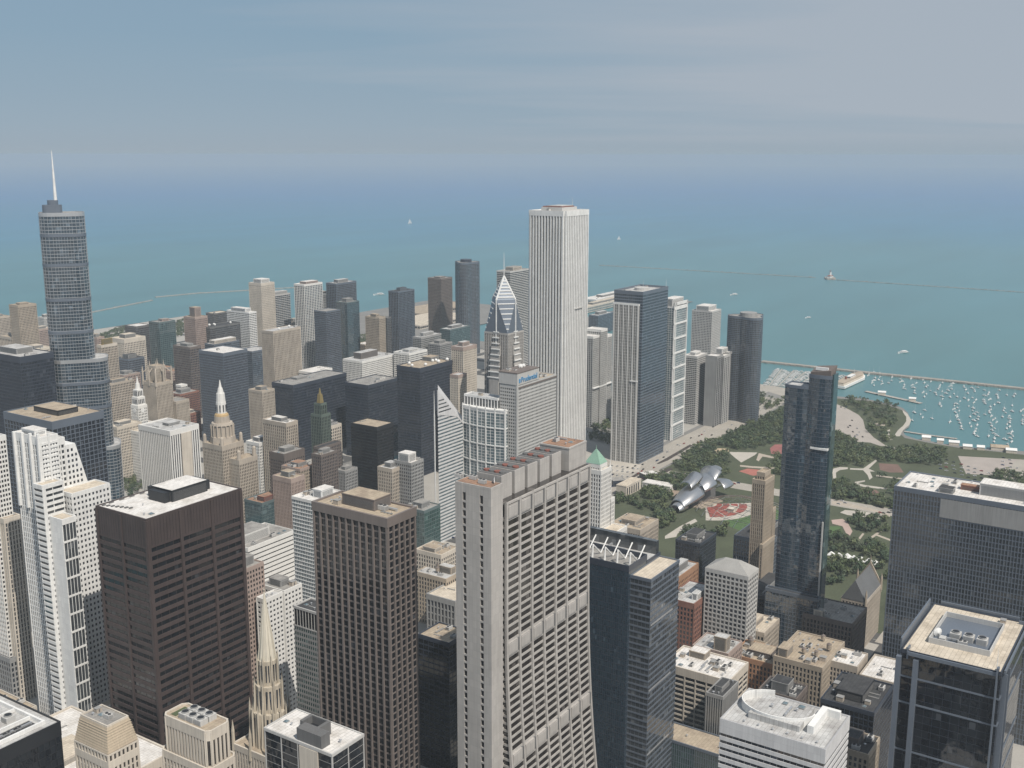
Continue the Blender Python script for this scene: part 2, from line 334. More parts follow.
# ------------------------------------------------------------------ roof furniture (shared meshes)
KIT = {}
def kit():
    q = MB(); q.box(-2.4,-1.5,.3,2.4,1.5,2.6,0)
    for k in range(7): q.box(-2.44,-1.3,.55+k*.27,2.44,1.3,.65+k*.27,1)
    for x in (-1.2, 1.2): q.tube((x,0,2.6),(x,0,3.0),.95,1,12); q.tube((x,0,2.98),(x,0,3.02),.8,2,12)
    for x in (-2, 2):
        for y in (-1.2, 1.2): q.box(x-.12,y-.12,0,x+.12,y+.12,.3,1)
    KIT['air_handler'] = q.mesh('air_handler', [WL['lgrey'], WL['dgrey'], WL['black']])
    q = MB(); q.tube((0,0,0),(0,0,1.4),.45,0,8); q.tube((0,0,1.5),(0,0,1.8),.8,0,8,.25); q.tube((0,0,1.38),(0,0,1.52),.3,0,8); KIT['vent_pipe'] = q.mesh('vent_pipe', [WL['alum']])
    q = MB(); q.box(-.5,-5,.5,.5,5,1.4); q.box(-.5,4.2,0,.5,5.02,.5); q.box(-.5,-5.02,0,.5,-4.2,.5); q.box(-.6,-.2,.4,.6,.2,1.5,1); q.box(-.6,2.4,.4,.6,2.7,1.5,1); KIT['duct'] = q.mesh('duct', [WL['alum'], WL['grey']])
    q = MB(); q.box(-2,-1.6,0,2,1.6,2.7); q.box(-2.15,-1.75,2.7,2.15,1.75,2.95,1); q.box(-.5,-1.66,0,.5,-1.6,2.1,2); KIT['stair_hatch'] = q.mesh('stair_hatch', [WL['beige'], WL['grey'], WL['dgrey']])
    q = MB(); q.tube((0,0,2.2),(0,0,5.4),1.7,0,14); q.tube((0,0,5.4),(0,0,6.6),1.85,1,14,.1)
    for k in range(4):
        a = math.pi/4+k*math.pi/2; q.tube((1.2*math.cos(a),1.2*math.sin(a),0),(1.2*math.cos(a),1.2*math.sin(a),2.2),.12,1,5)
    for z in (2.6,3.6,4.7): q.tube((0,0,z),(0,0,z+.12),1.76,1,14)
    KIT['water_tank'] = q.mesh('water_tank', [WL['tan'], WL['brown']])
    q = MB(); q.box(-2.6,-2.6,0,2.6,2.6,3.4); q.tube((0,0,3.4),(0,0,4.1),2.1,1,14); q.tube((0,0,4.08),(0,0,4.12),1.8,2,14)
    for k in range(8): q.box(-2.64,-2.3,.4+k*.35,2.64,2.3,.5+k*.35,1)
    KIT['cooling_tower'] = q.mesh('cooling_tower', [WL['lgrey'], WL['grey'], WL['black']])
    q = MB(); q.tube((0,0,0),(0,0,1.6),.25,1,6)
    n, b = 14, len(q.v); q.v.append((0,-.1,1.9))
    for k in range(n):
        a = 2*math.pi*k/n; q.v.append((2*math.cos(a), -.9+.6*0, 2.1+2*math.sin(a)))
    for k in range(n): q.face([b, b+1+k, b+1+(k+1)%n], 0)
    q.tube((0,-.1,1.9),(0,-1.4,2.1),.06,1,4)
    KIT['satellite_dish'] = q.mesh('satellite_dish', [WL['paint'], WL['grey']])
    q = MB(); q.tube((0,0,0),(0,0,.8),1.5,1,12); q.dome((0,0,2.3),2.2,2.2,0,14,5,True); KIT['radome'] = q.mesh('radome', [WL['paint'], WL['grey']])
    q = MB(); q.tube((0,0,0),(0,0,9),.16,0,5,.06)
    for z in (2,4,6): q.box(-.5,-.06,z,.5,.06,z+.12)
    KIT['antenna'] = q.mesh('antenna', [WL['paint']])
    q = MB()
    for k in range(3): q.tube((-4,k*.5,.45),(4,k*.5,.45),.13,0,5); 
    for x in (-3.6,-1.2,1.2,3.6): q.box(x-.1,-.3,0,x+.1,1.3,.34,1)
    q.tube((4,0,.45),(4,0,0),.13,0,5); q.tube((-4,1,.45),(-4,1,2.2),.13,0,5); KIT['pipe_run'] = q.mesh('pipe_run', [WL['grey'], WL['dgrey']])
    q = MB(); q.box(-1.5,-1.5,0,1.5,1.5,.5,0); q.prism(rect(-1.4,-1.4,1.4,1.4), .5, 1.3, 1, scale=rect(-.2,-.2,.2,.2)); KIT['skylight'] = q.mesh('skylight', [WL['grey'], GL['pale']])
kit()
def put(root, kind, x, y, z, rz=0, s=1.0): return inst(kind, KIT[kind], root, (x, y, z), rz, (s, s, s))
def clutter(root, x0, y0, x1, y1, z, n, seed, avoid=(), kinds=('air_handler','vent_pipe','vent_pipe','duct','stair_hatch','air_handler','skylight','pipe_run','pipe_run')):
    r = random.Random(seed); done = []
    for _ in range(n*8):
        if len(done) >= n: break
        k = r.choice(kinds); m = 2.6 if k not in ('duct', 'pipe_run') else 5.5
        if x1-x0 < 2*m+1 or y1-y0 < 2*m+1:
            k = 'vent_pipe'; m = 1.2
            if x1-x0 < 3 or y1-y0 < 3: break
        x, y = r.uniform(x0+m, x1-m), r.uniform(y0+m, y1-m)
        if any(ax-2 < x < bx+2 and ay-2 < y < by+2 for ax, ay, bx, by in avoid): continue
        if any(abs(x-a)+abs(y-b) < 4.6 for a, b in done): continue
        done.append((x, y)); put(root, k, x, y, z+.15, r.choice((0, math.pi/2)), r.uniform(.8, 1.15))
def penthouse(root, x0, y0, x1, y1, z, h, wl='grey', roof='grey', louv=True, name='penthouse'):
    q = MB(); q.box(x0,y0,z+.1,x1,y1,z+h-.5,0); q.box(x0-.25,y0-.25,z+h-.5,x1+.25,y1+.25,z+h,1)
    if louv and h > 2.5:
        for k in range(int((h-1.6)/.5)): q.box(x0-.09,y0+1,z+.7+k*.5,x1+.09,y1-1,z+.85+k*.5,2); q.box(x0+1,y0-.09,z+.72+k*.5,x1-1,y1+.09,z+.87+k*.5,2)
    p = q.build(name, [WL[wl], WL[wl], WL['dgrey']], root)
    q = MB(); q.box(x0+.1,y0+.1,z+h+.01,x1-.1,y1-.1,z+h+.1); q.build('roof', RF[roof], p)
    return p

SEED = [7]
def B(name, label, cat, pw, s, pe, h, st, roof='grey', W=None, D=None, pent=None, n=None, win=None, base=0, group=None, pk=None, dx=0, dy=0, penth=None, kinds=None):
    """a plain block: plan from its roof corners, one tier, penthouse and roof plant"""
    x, y, w_, d_ = plot(pw, s, pe, h, W, D); x += dx; y += dy
    root = thing(name, label, cat, (x, y, 0), group)
    dist = (Vector((x, y, h))-CAM_POS).length
    px = st.bw*CAM_F/dist
    if win is None: win = 100 if px > 2.7 and st.sh > 0 else 0
    tier(root, rect(0,0,w_,d_), 0, h, st, roof, win=win)
    SEED[0] += 1; r = random.Random(SEED[0]*13)
    av = []
    if pent is None: pent = (.25,.3,.75,.75)
    if pent:
        a = (pent[0]*w_, pent[1]*d_, pent[2]*w_, pent[3]*d_); av.append(a)
        penthouse(root, *a, h, penth or r.uniform(4, 7), pk or 'grey', roof)
    if n and dist < 900: n = int(n*1.7)
    if n is None: n = 12 if dist < 900 else (5 if dist < 1400 else 2)
    kw = dict(kinds=kinds) if kinds else {}
    clutter(root, .6, .6, w_-.6, d_-.6, h, n, SEED[0], av, **kw)
    return root, w_, d_
# ================================================================== LARGE STRUCTURE
def uny(px, py, Y):
    d = ray(px, py); t = (Y-CAM_POS.y)/d.y
    return CAM_POS + d*t
def sheet(name, pts, z, m, kind='structure', thick=None):
    me = bpy.data.meshes.new(name); bm = bmesh.new()
    f = bm.faces.new([bm.verts.new((x, y, z)) for x, y in pts]); bm.normal_update()
    if f.normal.z < 0: f.normal_flip()
    if thick:
        r = bmesh.ops.extrude_face_region(bm, geom=[f]); vs = [v for v in r['geom'] if isinstance(v, bmesh.types.BMVert)]
        for v in vs: v.co.z += thick
        bmesh.ops.recalc_face_normals(bm, faces=bm.faces)
    bmesh.ops.triangulate(bm, faces=[q for q in bm.faces if len(q.verts) > 4])
    bm.to_mesh(me); bm.free(); me.materials.append(m)
    o = bpy.data.objects.new(name, me); COL.objects.link(o); o['kind'] = kind
    return o
def strip(pts, wd):
    """a band of even width along a polyline"""
    a, b = [], []
    for i, p in enumerate(pts):
        p0, p1 = Vector(pts[max(i-1, 0)]), Vector(pts[min(i+1, len(pts)-1)]); d = (p1-p0).normalized(); n = Vector((d.y, -d.x))*wd/2
        a.append((p[0]+n.x, p[1]+n.y)); b.append((p[0]-n.x, p[1]-n.y))
    return a + b[::-1]

# ---- water: teal and silty near the shore, bluer where the lake is deep
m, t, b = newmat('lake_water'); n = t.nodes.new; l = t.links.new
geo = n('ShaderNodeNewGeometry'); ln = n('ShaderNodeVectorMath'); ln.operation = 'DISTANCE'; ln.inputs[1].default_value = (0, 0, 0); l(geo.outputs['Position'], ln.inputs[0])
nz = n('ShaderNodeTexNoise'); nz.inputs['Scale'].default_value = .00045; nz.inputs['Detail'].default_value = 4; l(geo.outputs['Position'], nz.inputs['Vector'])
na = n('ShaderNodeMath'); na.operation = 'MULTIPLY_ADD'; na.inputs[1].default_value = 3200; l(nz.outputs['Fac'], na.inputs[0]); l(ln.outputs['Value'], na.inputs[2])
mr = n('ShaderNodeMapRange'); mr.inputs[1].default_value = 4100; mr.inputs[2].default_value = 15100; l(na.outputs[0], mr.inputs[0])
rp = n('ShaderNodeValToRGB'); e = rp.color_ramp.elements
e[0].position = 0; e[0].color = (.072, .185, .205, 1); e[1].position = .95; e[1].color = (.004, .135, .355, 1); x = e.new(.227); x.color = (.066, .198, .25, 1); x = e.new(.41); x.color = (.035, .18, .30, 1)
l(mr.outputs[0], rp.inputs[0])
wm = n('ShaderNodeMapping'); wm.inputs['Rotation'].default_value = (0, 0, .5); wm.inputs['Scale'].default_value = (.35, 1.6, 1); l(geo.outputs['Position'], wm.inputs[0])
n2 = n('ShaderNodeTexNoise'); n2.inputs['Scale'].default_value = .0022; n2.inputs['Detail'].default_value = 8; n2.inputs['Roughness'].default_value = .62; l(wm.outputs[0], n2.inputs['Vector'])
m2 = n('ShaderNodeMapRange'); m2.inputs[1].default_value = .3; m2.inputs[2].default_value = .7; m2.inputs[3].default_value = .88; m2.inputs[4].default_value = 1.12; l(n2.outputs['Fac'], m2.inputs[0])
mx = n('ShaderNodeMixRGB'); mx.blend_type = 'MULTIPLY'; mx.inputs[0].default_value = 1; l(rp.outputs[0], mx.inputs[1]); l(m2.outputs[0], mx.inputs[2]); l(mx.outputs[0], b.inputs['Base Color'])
b.inputs['Roughness'].default_value = .32; b.inputs['IOR'].default_value = 1.33; b.inputs['Specular IOR Level'].default_value = .35
n3 = n('ShaderNodeTexNoise'); n3.inputs['Scale'].default_value = .12; n3.inputs['Detail'].default_value = 3; l(geo.outputs['Position'], n3.inputs['Vector'])
bp = n('ShaderNodeBump'); bp.inputs['Strength'].default_value = .25; bp.inputs['Distance'].default_value = .4; l(n3.outputs['Fac'], bp.inputs['Height']); l(bp.outputs[0], b.inputs['Normal'])
WATER = m
FAR = 42000
fan = [(300, 500)] + [(FAR*math.sin(R_(a)), FAR*math.cos(R_(a))) for a in range(4, 118, 3)]
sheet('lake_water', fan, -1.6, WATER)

# ---- land
GM = mat('city_ground', (.20, .195, .185), .9, .25, .03, .5)
ASPH = mat('asphalt', (.085, .085, .085), .9, .2, .05, .8)
CONC = mat('concrete_paving', (.36, .345, .315), .9, .15, .05, .6)
PLAZA = mat('pale_plaza_paving', (.44, .41, .36), .9, .15, .05, .6)
LAWN = mat('lawn_grass', (.07, .082, .048), .95, .3, .03, .4)
GRASSY = mat('meadow_planting', (.075, .085, .045), .95, .4, .06, .5)
CLAY = mat('rose_garden_bed', (.17, .11, .09), .95, .3, .05, .5)
GRAVEL = mat('park_gravel', (.40, .35, .29), .95, .12, .06, .8)
PAINT = mat('road_paint', (.72, .71, .68), .7, .1)
shore = G([(1100,459),(1023,451),(985,449),(960,446),(944,444),(930,441),(916,439),(905,435),(903,431),(909,427),(911,420),(908,413),(903,408),(895,405),(885,403),(872,400),(860,398),(846,397)])
shore += [(1905,575),(1925,640),(1930,690),(1960,735),(2060,790),(2150,800),(2150,850),(1990,862),(1960,900),(1960,1000),(2000,1040),(2010,1290),(2960,1300),(2960,1400),(2040,1405),(2050,1500),(2120,1560),(2560,1560),(2580,1960),(2080,1960),(2040,1830),(1900,1800),(1760,2010),(1560,2260),(1420,2360),(1150,2600),(1050,2900),(1000,4200),(-3000,6000),(-3000,-3000),(1560,-3000)]
LAND = sheet('ground', shore, 0, GM)
# harbour breakwater, its rocks, the far breakwaters and the moles
m_rock = mat('breakwater_stone', (.30, .28, .25), .95, .35, .08, .5)
m_far = mat('far_breakwater_stone', (.30, .295, .275), .9, .3, .08, .5)  # slightly greyer stone for the far breakwaters
def mole(name, label, pts, wd, h=2.6, cat='breakwater'):
    p = strip(pts, wd); q = MB(); q.prism(p if sum((p[i][0]*p[(i+1)%len(p)][1]-p[(i+1)%len(p)][0]*p[i][1]) for i in range(len(p))) > 0 else p[::-1], -2.2, h-1.6, 0)
    r = random.Random(len(label))
    for i in range(len(pts)-1):
        a, c = Vector(pts[i]), Vector(pts[i+1]); L_ = (c-a).length
        for k in range(min(260, int(L_/4))):
            p0 = a.lerp(c, r.random()); d = (c-a).normalized(); nn = Vector((d.y,-d.x))*r.choice((-1,1))*(wd/2+r.uniform(-.6,1)); s = r.uniform(.8,2)
            z = r.uniform(-2, -.6); q.obox((p0.x+nn.x, p0.y+nn.y), d, Vector((d.y,-d.x)), -s, s, -s*.8, s*.8, z, z+s*1.2, 0)
    return tag(q.build(name, m_rock if h > 3 else m_far), label, cat)
mole('breakwater', 'long straight grey stone breakwater closing the sailboat harbour from the lake', G([(762,361.5),(800,365.5),(860,372),(940,380),(1030,389.5),(1150,402)]), 13, 3.2)
mole('breakwater', 'faint low breakwater line far out on the lake beside the lighthouse', [(3760,2060),(3790,1500),(3800,1215)], 7, 1.2)
mole('breakwater', 'faint breakwater line on the open lake south of the lighthouse', [(3770,1130),(3760,800),(3740,300),(3700,-200)], 7, 1.2)
mole('breakwater', 'thin pale breakwater line reaching out beside the round silver tower', [(1760,2545),(1841,2568),(1970,2605),(2098,2639)], 7, 1.8)
mole('breakwater', 'thin pale breakwater line behind the pink stepped tower', [(2150,2690),(2285,2661),(2431,2583),(2640,2480)], 7, 2.2)
def pier(label, pts, wd):
    p = strip(pts, wd); q = MB(); q.prism(p[::-1], -.6, -.15, 0)
    for i in range(len(pts)-1):
        a, c = Vector(pts[i]), Vector(pts[i+1])
        for k in range(int((c-a).length/9)+1):
            o = a.lerp(c, min(1, k*9/(c-a).length))
            for s in (-1, 1): q.tube((o.x+s*wd/2*.9, o.y, -3), (o.x+s*wd/2*.9, o.y, .8), .25, 1, 5)
    return tag(q.build('pier', [CONC, WL['tan']]), label, 'pier')
pier('timber pier running out from the park point under the moored ship', G([(866,391),(884,395),(905,399.5),(921,403)]), 10)
pier('thin pier below the curved shore path pointing into the harbour', G([(904,431),(930,435),(957,438.5)]), 6)

# ---- streets: asphalt beds with kerbed blocks between
XS = [-75, 50, 157, 282, 405, 512, 560, 648, 735, 835, 945]; YS = [-250, -90, 44, 192, 330, 478, 622, 755, 870]
NS = [-75, 50, 157, 282, 405, 540, 655, 835, 935]; EW = [-240, -90, 44, 195, 327, 478, 622, 745, 870]
sheet('streets', rect(-120, -400, 1000, 905), .006, ASPH)
blk = MB()
for i in range(len(NS)-1):
    for j in range(len(EW)-1): blk.box(NS[i]+9, EW[j]+9, .002, NS[i+1]-9, EW[j+1]-9, .15)
pv = blk.build('pavements', CONC); pv['kind'] = 'structure'
lines = MB()
for xx in NS[4:]:
    for k in range(90):
        y0 = -200+k*12; lines.box(xx-.12, y0, .008, xx+.12, y0+4, .016)
for yy in EW[3:]:
    for k in range(85):
        x0 = -60+k*12; lines.box(x0, yy-.12, .018, x0+4, yy+.12, .026)
ln_ = lines.build('road_markings', PAINT); ln_['kind'] = 'structure'
sheet('river', [(-200,905),(430,905),(800,925),(1000,945),(1400,955),(1975,955),(1975,905),(1400,905),(1010,895),(800,880),(430,868),(-200,868)], .03, WATER)
# north bank streets
sheet('streets', rect(640, 985, 1960, 2300), .006, ASPH)
blk = MB(); r = random.Random(3)
for xx in range(650, 1940, 120):
    for yy in range(995, 2280, 110): blk.box(xx, yy, .002, xx+102, yy+92, .15)
pv = blk.build('pavements', CONC); pv['kind'] = 'structure'
sheet('paving', rect(960, 665, 1900, 895), .004, CONC)

# ---- the lakefront park
sheet('park_lawn', [(950,205),(950,600),(1290,603),(1830,603),(1900,600),(1890,560)] + G([(870,401),(885,404.5),(902,410),(907,416),(906,424),(898,432),(905,438),(930,443),(960,448),(1000,452)]) + [(1680,120),(1640,-300),(950,-300),(950,185),(952,190)], .012, LAWN)
def road(name, pts, z, m, k='structure'): return sheet(name, pts, z, m, k)
ROADM = mat('pale_concrete_road', (.35, .325, .285), .9, .15, .04, .6)
road('road', rect(940, 607, 1835, 656), .02, ROADM)                                     # the east-west road on its deck
road('road', rect(1290, -300, 1318, 700), .026, ROADM)
road('road', rect(930, 187, 1640, 209), .032, ROADM)
Z8 = lambda pts, ox, oy: G([(ox+a/8, oy+c/8) for a, c in pts])
road('lakeside_drive', Z8([(60,355),(140,355),(230,395),(310,440),(345,480),(362,550),(430,620),(520,680),(640,712),(760,745),(740,765),(620,722),(500,694),(400,660),(300,655),(240,605),(130,560),(40,520)], 820, 360), .038, mat('worn_road_concrete', (.37, .335, .30), .9, .12, .05, .5))
road('lakeside_drive', G([(740,381),(770,385.5),(792,389),(826,397),(826,409),(792,399),(766,391),(740,386)]), .04, ROADM)
road('shore_path', Z8([(660,400),(700,430),(730,480),(715,520),(680,545),(655,575),(640,610),(610,610),(600,595),(625,560),(665,525),(690,490),(690,455),(665,420)], 820, 360), .035, PLAZA)
road('path', Z8([(540,560),(560,555),(560,600),(580,640),(560,640),(540,600)], 820, 360), .036, PLAZA)
road('path', Z8([(420,505),(450,500),(520,515),(520,527),(430,522)], 820, 360), .036, GRAVEL)
sheet('meadow', Z8([(380,430),(480,470),(600,560),(560,600),(440,560),(390,520)], 820, 360), .02, GRASSY)
# garden paths east of the blue tower
P2 = lambda pts: G([(770+a/8, 420+c/8) for a, c in pts])
road('path', P2([(505,390),(560,375),(625,380),(620,393),(560,400),(528,420),(530,470),(505,470),(500,420)]), .03, PLAZA)
road('path', P2([(640,385),(745,388),(845,318),(858,326),(790,390),(840,412),(800,412),(820,460),(795,478),(780,440),(745,402),(640,396)]), .03, PLAZA)
sheet('rose_garden', P2([(870,345),(1024,355),(1070,420),(960,420),(880,400)]), .024, CLAY)
sheet('rose_garden', P2([(690,540),(850,560),(890,590),(830,600),(700,575)]), .024, CLAY)
road('path', P2([(850,440),(1060,465),(1060,474),(850,452)]), .03, GRAVEL)
road('path', P2([(680,495),(760,482),(760,492),(700,505),(760,520),(940,545),(930,556),(750,535),(680,515)]), .03, PLAZA)
road('path', P2([(495,648),(560,650),(800,705),(960,755),(960,775),(800,725),(600,690),(495,675)]), .034, GRAVEL)
P3 = lambda pts: G([(760+a/8, 510+c/8) for a, c in pts])
sheet('plaza', P3([(680,0),(820,10),(1010,40),(1010,80),(880,60),(700,40),(640,20)]), .03, PLAZA)
sheet('plaza', P3([(570,80),(660,70),(700,100),(740,170),(720,205),(690,190),(660,130),(580,110)]), .03, mat('pink_paving', (.42, .32, .28), .9, .12))
road('path', P3([(770,245),(820,185),(835,190),(790,250)]), .03, GRAVEL)
road('path', P3([(840,270),(850,240),(920,190),(985,150),(995,160),(940,195),(1060,240),(1060,255),(930,205),(862,250),(856,280)]), .03, GRAVEL)
sheet('lawn', P3([(560,130),(640,130),(660,190),(560,200)]), .03, mat('bright_lawn', (.075, .13, .05), .95, .2, .05, .5))
# playground and courts west of the blue tower
P4 = lambda pts: G([(700+a/8, 380+c/8) for a, c in pts])
sheet('path', P4([(100,545),(230,550),(230,575),(150,605)]), .03, mat('sand_court', (.50, .40, .28), .95, .1))
sheet('plaza', P4([(225,575),(460,580),(440,600),(330,660),(290,630)]), .03, PLAZA)
sheet('garden_bed', P4([(560,545),(600,515),(690,515),(690,590),(570,590)]), .03, mat('red_planting', (.27, .11, .10), .95, .3, .1, .8))
sheet('garden_bed', P4([(310,730),(380,708),(500,720),(520,760),(420,765)]), .03, mat('red_sports_court', (.36, .14, .11), .95, .2, .1, .8))
road('path', P4([(470,585),(690,635),(690,645),(500,612),(470,650),(450,640)]), .032, GRAVEL)
road('path', P4([(320,680),(430,690),(600,700),(600,712),(420,704),(320,692)]), .032, GRAVEL)
# beside the bandshell
P5 = lambda pts: G([(600+a/8, 440+c/8) for a, c in pts])
sheet('plaza', P5([(520,768),(640,690),(760,630),(780,650),(680,700),(620,750),(610,775),(520,790)]), .03, PLAZA)
sheet('plaza', P5([(560,395),(680,415),(640,470),(560,440)]), .03, mat('brown_terrace', (.30, .24, .19), .9, .15))
for pts in ([(450,190),(720,35),(740,45),(540,165),(470,192)], [(205,320),(290,268),(325,270),(230,325)], [(400,285),(560,218),(585,235),(480,280)], [(210,640),(700,380),(712,388),(226,648)]):
    if pts[0] == (210,640): continue
    sheet('road_ramp', P5(pts), .034, mat('sunken_ramp', (.06, .05, .045), .9, .2))  # flat dark sheet: the shade in the open pits put into the colour
sheet('plaza', P5([(90,170),(250,175),(330,200),(310,250),(210,270),(100,260)]), .028, PLAZA)
mk = MB()
for k in range(70):
    x0 = 950+k*12.5
    for yy in (619, 625, 638, 644): mk.box(x0, yy-.12, .024, x0+4, yy+.12, .03)
for k in range(60):
    y0 = -250+k*14
    for xx in (1297, 1304, 1311): mk.box(xx-.12, y0, .036, xx+.12, y0+4, .042)
o = mk.build('road_markings', PAINT); o['kind'] = 'structure'
# parking ground by the harbour at the frame's edge
sheet('car_park', G([(958,456),(1030,460),(1030,480),(990,475),(966,474)]), .03, mat('pale_car_park', (.36, .32, .29), .9, .15, .05, .7))

# ================================================================== TOWERS, one by one
# --- tapered grey granite bank tower
def tapered_tower():
    Hb, Hw = 248.0, 259.0
    wb = un(491, 488, Hw); bs = un(505, 502, Hb)
    D = along(455, wb, (0,1,0)); 
    x0, y0 = wb.x, wb.y; xb = bs.x; yb = bs.y - .5
    We = along(589, Vector((xb, yb, Hb)), (1,0,0)); yN = y0 + D
    root = thing('tapered_skyscraper', 'tall pale grey granite tower of seven window bays widening at its foot, rooftop cube row', 'skyscraper', (x0, yb, 0))
    X1 = xb-x0+We; n0 = yN-yb
    sweep = lambda z: 17*max(0, 1-z/190)**2.1
    gw = WL['granite']
    # bay slab
    core = MB(); zs = [k*10 for k in range(25)]+[Hb]
    a = xb-x0
    for i in range(len(zs)-1):
        s0, s1 = sweep(zs[i]), sweep(zs[i+1]); bse = len(core.v)
        for z, s in ((zs[i], s0), (zs[i+1], s1)): core.v += [(a,-s,z),(X1,-s,z),(X1,n0+s,z),(a,n0+s,z)]
        for k in range(4): core.face([bse+k, bse+(k+1)%4, bse+4+(k+1)%4, bse+4+k], 0)
    core.face([bse+4, bse+5, bse+6, bse+7], 0)
    nb = 7; bw = We/nb; fh = 4.15; nf = int((Hb-9)/fh)
    mech = {0: 1}
    blank = set()
    for f in range(nf+1):
        z = Hb-9-f*fh-1.5
        if z < 0: break
        s = sweep(z)+.4; s2 = sweep(z+1.3)+.4
        b0 = len(core.v)
        for zz, ss in ((z, s), (z+1.3, s2)): core.v += [(a+.01,-ss,zz),(X1+.4,-ss,zz),(X1+.4,n0+ss,zz),(a+.01,n0+ss,zz)]
        for q in [(4,5,6,7),(3,2,1,0),(0,1,5,4),(1,2,6,5),(2,3,7,6),(3,0,4,7)]: core.face([b0+i for i in q], 1)
    for k in range(nb+1):                                  # piers follow the sweep
        xc = a + k*bw
        for i in range(len(zs)-1):
            for sgn in (0, 1):
                b0 = len(core.v)
                for z, dz in ((zs[i], 0), (zs[i+1], 0)):
                    s = sweep(z)
                    yy = (-s-1.05, -s+.3) if sgn == 0 else (n0+s-.3, n0+s+1.05)
                    for (xx, y_) in ((xc-.75, yy[0]), (xc+.75, yy[0]), (xc+.75, yy[1]), (xc-.75, yy[1])): core.v.append((xx, y_, z))
                for q in [(0,1,5,4),(1,2,6,5),(2,3,7,6),(3,0,4,7)]: core.face([b0+i2 for i2 in q], 1)
    # west flank of the slab: slot windows, solid granite edge
    for f in range(nf): 
        z = Hb-9-f*fh; core.box(a-.32, -.2-sweep(z), z-1.5, a+.02, n0+.2, z-.1, 1)
    core.box(a-.38, -sweep(90)-1.4, 0, a-.01, -.9, Hb-.4, 1) if False else None
    core.box(a-.35, -1.12, Hb-1.4, X1+.6, n0+1.12, Hb-.3, 1); core.box(a-.3, n0-.5, Hb-9, X1+.6, n0+1.1, Hb-1.4, 1)
    core.build('wall', [GL['bronze'], gw, gw], root)
    # blank mechanical storeys with their dark slots
    for zc, off in ((Hb-9, 0), (Hb-9-fh*18, 0), (Hb-9-fh*33, 0)):
        if off == 0 and zc < Hb-9.5: zc = round((zc-(Hb-9))/fh)*fh + Hb-9
        hgt = 8.2 if zc >= Hb-9.1 else fh*2-.2
        for k in range(nb):
            x_ = a+k*bw; s = sweep(zc)
            q = MB(); q.box(x_+.8, -s-1.1, zc-.1, x_+bw-2.6, -s+.2, zc+hgt-1.2); q.box(x_+.8, -s-1.28, zc+.5, x_+bw-3.2, -s-1.1, zc+hgt-2.0); q.build('blank_panel', gw, root)
            q = MB(); q.box(x_+bw-2.6, -s-.9, zc-.1, x_+bw-.8, -s+.2, zc+hgt-1.2); q.build('louvre_slot', WL['dgrey'], root)
    # windows of the south bays as panes
    rest = MB(); me = None; cnt = 0
    for f in range(nf):
        z1 = Hb-9-f*fh-1.5; z0 = z1-fh+1.5
        if z0 < 2: break
        for k in range(nb):
            s = sweep((z0+z1)/2)
            x_ = a+k*bw+.85; w_ = bw-1.7
            if cnt < 100:
                if me is None:
                    q = MB(); q.box(0, -.06, .05, w_, 0, fh-1.6); me = q.mesh('window', [GL['bronze']])
                inst('window', me, root, (x_, -s-.02, z0)); cnt += 1
            else:
                s0, s1 = sweep(z0), sweep(z1); b0 = len(rest.v); rest.v += [(x_,-s0-.07,z0+.05),(x_+w_,-s0-.07,z0+.05),(x_+w_,-s1-.07,z1-.05),(x_,-s1-.07,z1-.05)]; rest.face([b0,b0+1,b0+2,b0+3])
    tag(rest.build('windows', GL['bronze'], root), kind='stuff')
    # end block with two slit columns on its west face
    q = MB(); yw = y0-yb
    xe = a-3.2
    q.box(xe-.3, yw+2.2, 0, a+.4, yw+D-3, Hb-.5, 0)
    for f in range(57): q.box(xe-.28, yw+1.6, Hb-10-f*fh, a+.02, yw+2.6, Hb-8.2-f*fh, 1)
    cols = [(yw+D*.22, yw+D*.22+2.0), (yw+D*.70, yw+D*.70+2.0)]
    q.box(.6, yw+.3, 0, xe, yw+D-.3, Hw-1, 0)
    edges = [yw] + [v for c in cols for v in c] + [yw+D]
    for i in range(0, len(edges), 2): q.box(0, edges[i], 0, xe-.02, edges[i+1], Hw-.2, 1)
    for (c0, c1) in cols:
        q.box(.12, c0-.01, Hw-5, xe-.05, c1+.01, Hw-.25, 1)
        for f in range(58): q.box(.05, c0-.01, Hw-9.5-f*fh-1.0+.2, .7, c1+.01, Hw-9.5-f*fh+.2, 1)
    q.build('end_block', [GL['black'], gw], root)
    q = MB(); q.box(.8, yw+.8, Hw-.19, xe-.8, yw+D-.8, Hw-.05); q.build('roof', RF['rust'], root)
    # east end block
    q = MB(); ex = along(569, Vector((x0, y0+2, Hw)), (1,0,0))
    q.box(ex, yw+2, Hb-6, X1-.3, n0-1, Hw+1.5); q.box(ex-.2, yw+1.8, Hw+1.5, X1-.1, n0-.8, Hw+2.3); q.build('penthouse', gw, root)
    q = MB(); q.box(ex+1, yw+3, Hw+2.31, X1-1.3, n0-2, Hw+2.5); q.build('roof', RF['rust'], root)
    for k in range(5): put(root, ('vent_pipe', 'air_handler', 'skylight', 'duct', 'vent_pipe')[k], ex+5+k*((X1-ex-9)/4), yw+7+(k%2)*8, Hw+2.4, 0, .8)
    q = MB(); q.box(a+.4, .5, Hb-.28, X1-.4, n0-.5, Hb-.1); q.build('roof', RF['rust'], root)
    # the row of plant cubes
    nx = 5; cw = (ex-xe-3)/nx
